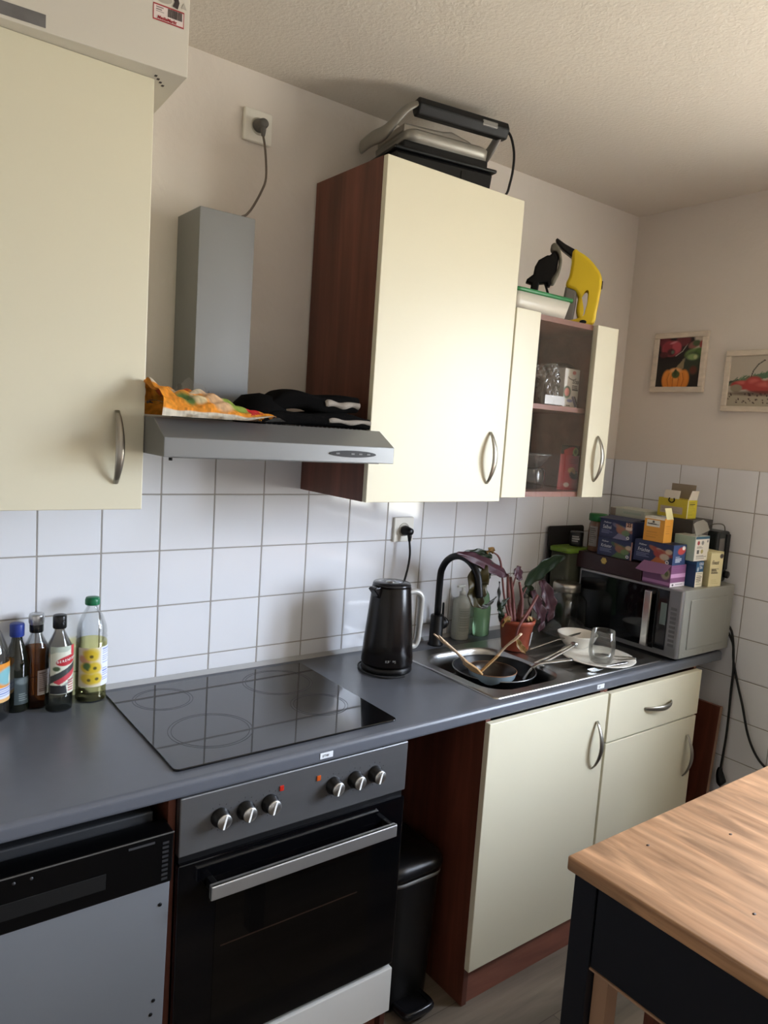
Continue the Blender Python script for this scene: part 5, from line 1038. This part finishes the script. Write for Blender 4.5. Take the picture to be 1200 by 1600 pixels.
gp = [(0, 0), (.028, 0), (.031, .004), (.031, .135), (.028, .155), (.016, .182), (.0125, .190), (.0125, .203)]
gin = bottle('spirit_bottle', 'clear bottle with black cap and red-white slanted label, front of the group', 'bottle', (.036, -.082, WT), gp, GT, [(0, .198), (.0145, .198), (.0155, .200), (.0155, .226), (.0145, .229), (0, .2295)], mat('black_cap', '#151516', rough=.25), [(max(r - .0015, 0), z) for r, z in gp if .001 < z < .05] + [(.0295, .055), (0, .055)], PALE)
gcv = Canvas(60, 76, '#d9dac8', 4); gcv.poly([(0, .16), (.6, .02), (1, -.1), (1, 0), (0, 0)], '#a9b4a4'); gcv.poly([(.0, .12), (.55, .12), (1, 0), (1, -.05), (0, -.05)], '#b5beae')
gcv.ell(.62, .30, .42, .10, '#b5202c', -.12, .12); gcv.poly([(.75, 0), (1, 0), (1, .22), (.75, .18)], '#c43a44'); gcv.poly([(0, .62), (1, .34), (1, .46), (0, .78)], '#3c3f3e'); gcv.poly([(.1, .74), (1, .46), (1, .58), (.3, .80)], '#c0424c'); gcv.poly([(.4, .82), (1, .62), (1, .68), (.5, .86)], '#9a9f98'); gcv.poly([(0, .80), (.55, .82), (.6, 1), (0, 1)], '#26282a'); gcv.textlines(.62, .72, .95, .98, 5, '#a34a50', .4); gcv.ell(.22, .46, .13, .05, '#4c5e40', 0, .4)
painted('slanted_label', gcv, cyl(.0316, -140, -20, .045, .160), gin)
for s_, rot_, zc_ in (('BERENTZEN', 0, .121),):
    for i, c_ in enumerate(s_):
        a_ = R(-112 + i * 10.5); text(c_, .0078, mat('label_white_ink', '#efe6e0', rough=.5), gin, (.0321 * math.cos(a_), .0321 * math.sin(a_), zc_ + i * .0008), (-math.sin(a_), math.cos(a_), 0), (0, 0, 1), bold=.0002)
bp_ = [(0, 0), (.028, 0), (.030, .004), (.030, .130), (.026, .150), (.014, .176), (.012, .185), (.012, .200)]
brn = bottle('spirit_bottle', 'amber liquor bottle with silver screw cap behind the clear one', 'bottle', (-.006, -.040, WT), bp_, GT, [(0, .188), (.0140, .188), (.0150, .190), (.0150, .2), (.016, .202), (.0175, .206), (.0175, .222), (.016, .226), (0, .226)], mat('silver_cap', '#c4c6c8', rough=.3, metal=.8), [(max(r - .0015, 0), z) for r, z in bp_ if .001 < z < .14] + [(.026, .146), (0, .146)], AMB)
G().lathe([(.0146, .182), (.0156, .184), (.0156, .203), (.0146, .205)], 24, cap=False).done('neck_band', mat('black_cap', '#151516'), brn)
cv = Canvas(24, 40, '#b9aaa4', 5); cv.textlines(.1, .1, .9, .9, 10, '#7a6058', .4); painted('back_label', cv, cyl(.0305, -95, -35, .035, .095), brn)
dkp = [(0, 0), (.026, 0), (.028, .004), (.028, .115), (.024, .135), (.013, .165), (.0115, .175), (.0115, .186)]
dk = bottle('dark_bottle', 'dark green bottle with blue cap, second from the left edge', 'bottle', (-.049, -.045, WT), dkp, mat('dark_bottle_glass', '#14170f', rough=.06, coat=.6), [(0, .178), (.0150, .178), (.0160, .180), (.0160, .205), (.015, .208), (0, .208)], mat('blue_cap', '#283a86', rough=.35))
cv = Canvas(24, 40, '#3f4a4c', 5); cv.ell(.6, .15, .5, .12, '#6f7a7c', 0, .4); cv.textlines(.3, .6, .9, .9, 4, '#8b9694', .4); painted('dark_label', cv, cyl(.0284, -110, -40, .02, .085), dk)
lfp = [(0, 0), (.034, 0), (.038, .005), (.038, .135), (.036, .160), (.022, .200), (.0135, .212), (.0135, .222)]
lf = bottle('juice_bottle', 'clear plastic bottle with orange and blue label at the picture\'s left edge', 'bottle', (-.108, -.075, WT), lfp, GT, [(0, .218), (.0160, .218), (.0165, .232), (0, .233)], mat('white_cap', '#e0e0dc', rough=.35))
lv = Canvas(50, 60, '#e0902c', 5); lv.ell(.55, .35, .30, .22, '#7fb7bd', 0, .3); lv.ell(.8, .45, .2, .2, '#e8e0c8', 0, .4); lv.rect(0, .62, 1, .9, '#d8dce6'); lv.textlines(.05, .64, .95, .88, 4, '#7c8cc0', .4); lv.rect(0, .9, 1, 1, '#e0b070'); painted('juice_label', lv, cyl(.0386, -120, 30, .045, .135), lf)

# ================================================================== groups of like things
GROUPS = {'wall_cabinet': 'wall cabinets above the worktop', 'base_cabinet': 'cream base cabinets under the sink', 'tea_box': 'tea boxes piled on the microwave', 'folded_cloth': 'black cloths on the cooker hood',
          'picture_frame': 'framed prints on the right wall', 'power_socket': 'white wall sockets', 'wooden_spatula': 'wooden spatulas in the sink', 'spice_jar': 'small jars beside the tea boxes', 'spirit_bottle': 'spirit bottles at the left'}
for o in bpy.data.objects:
    if o.parent is None and 'category' in o.keys() and o.name.split('.')[0] in GROUPS: o['group'] = GROUPS[o.name.split('.')[0]]
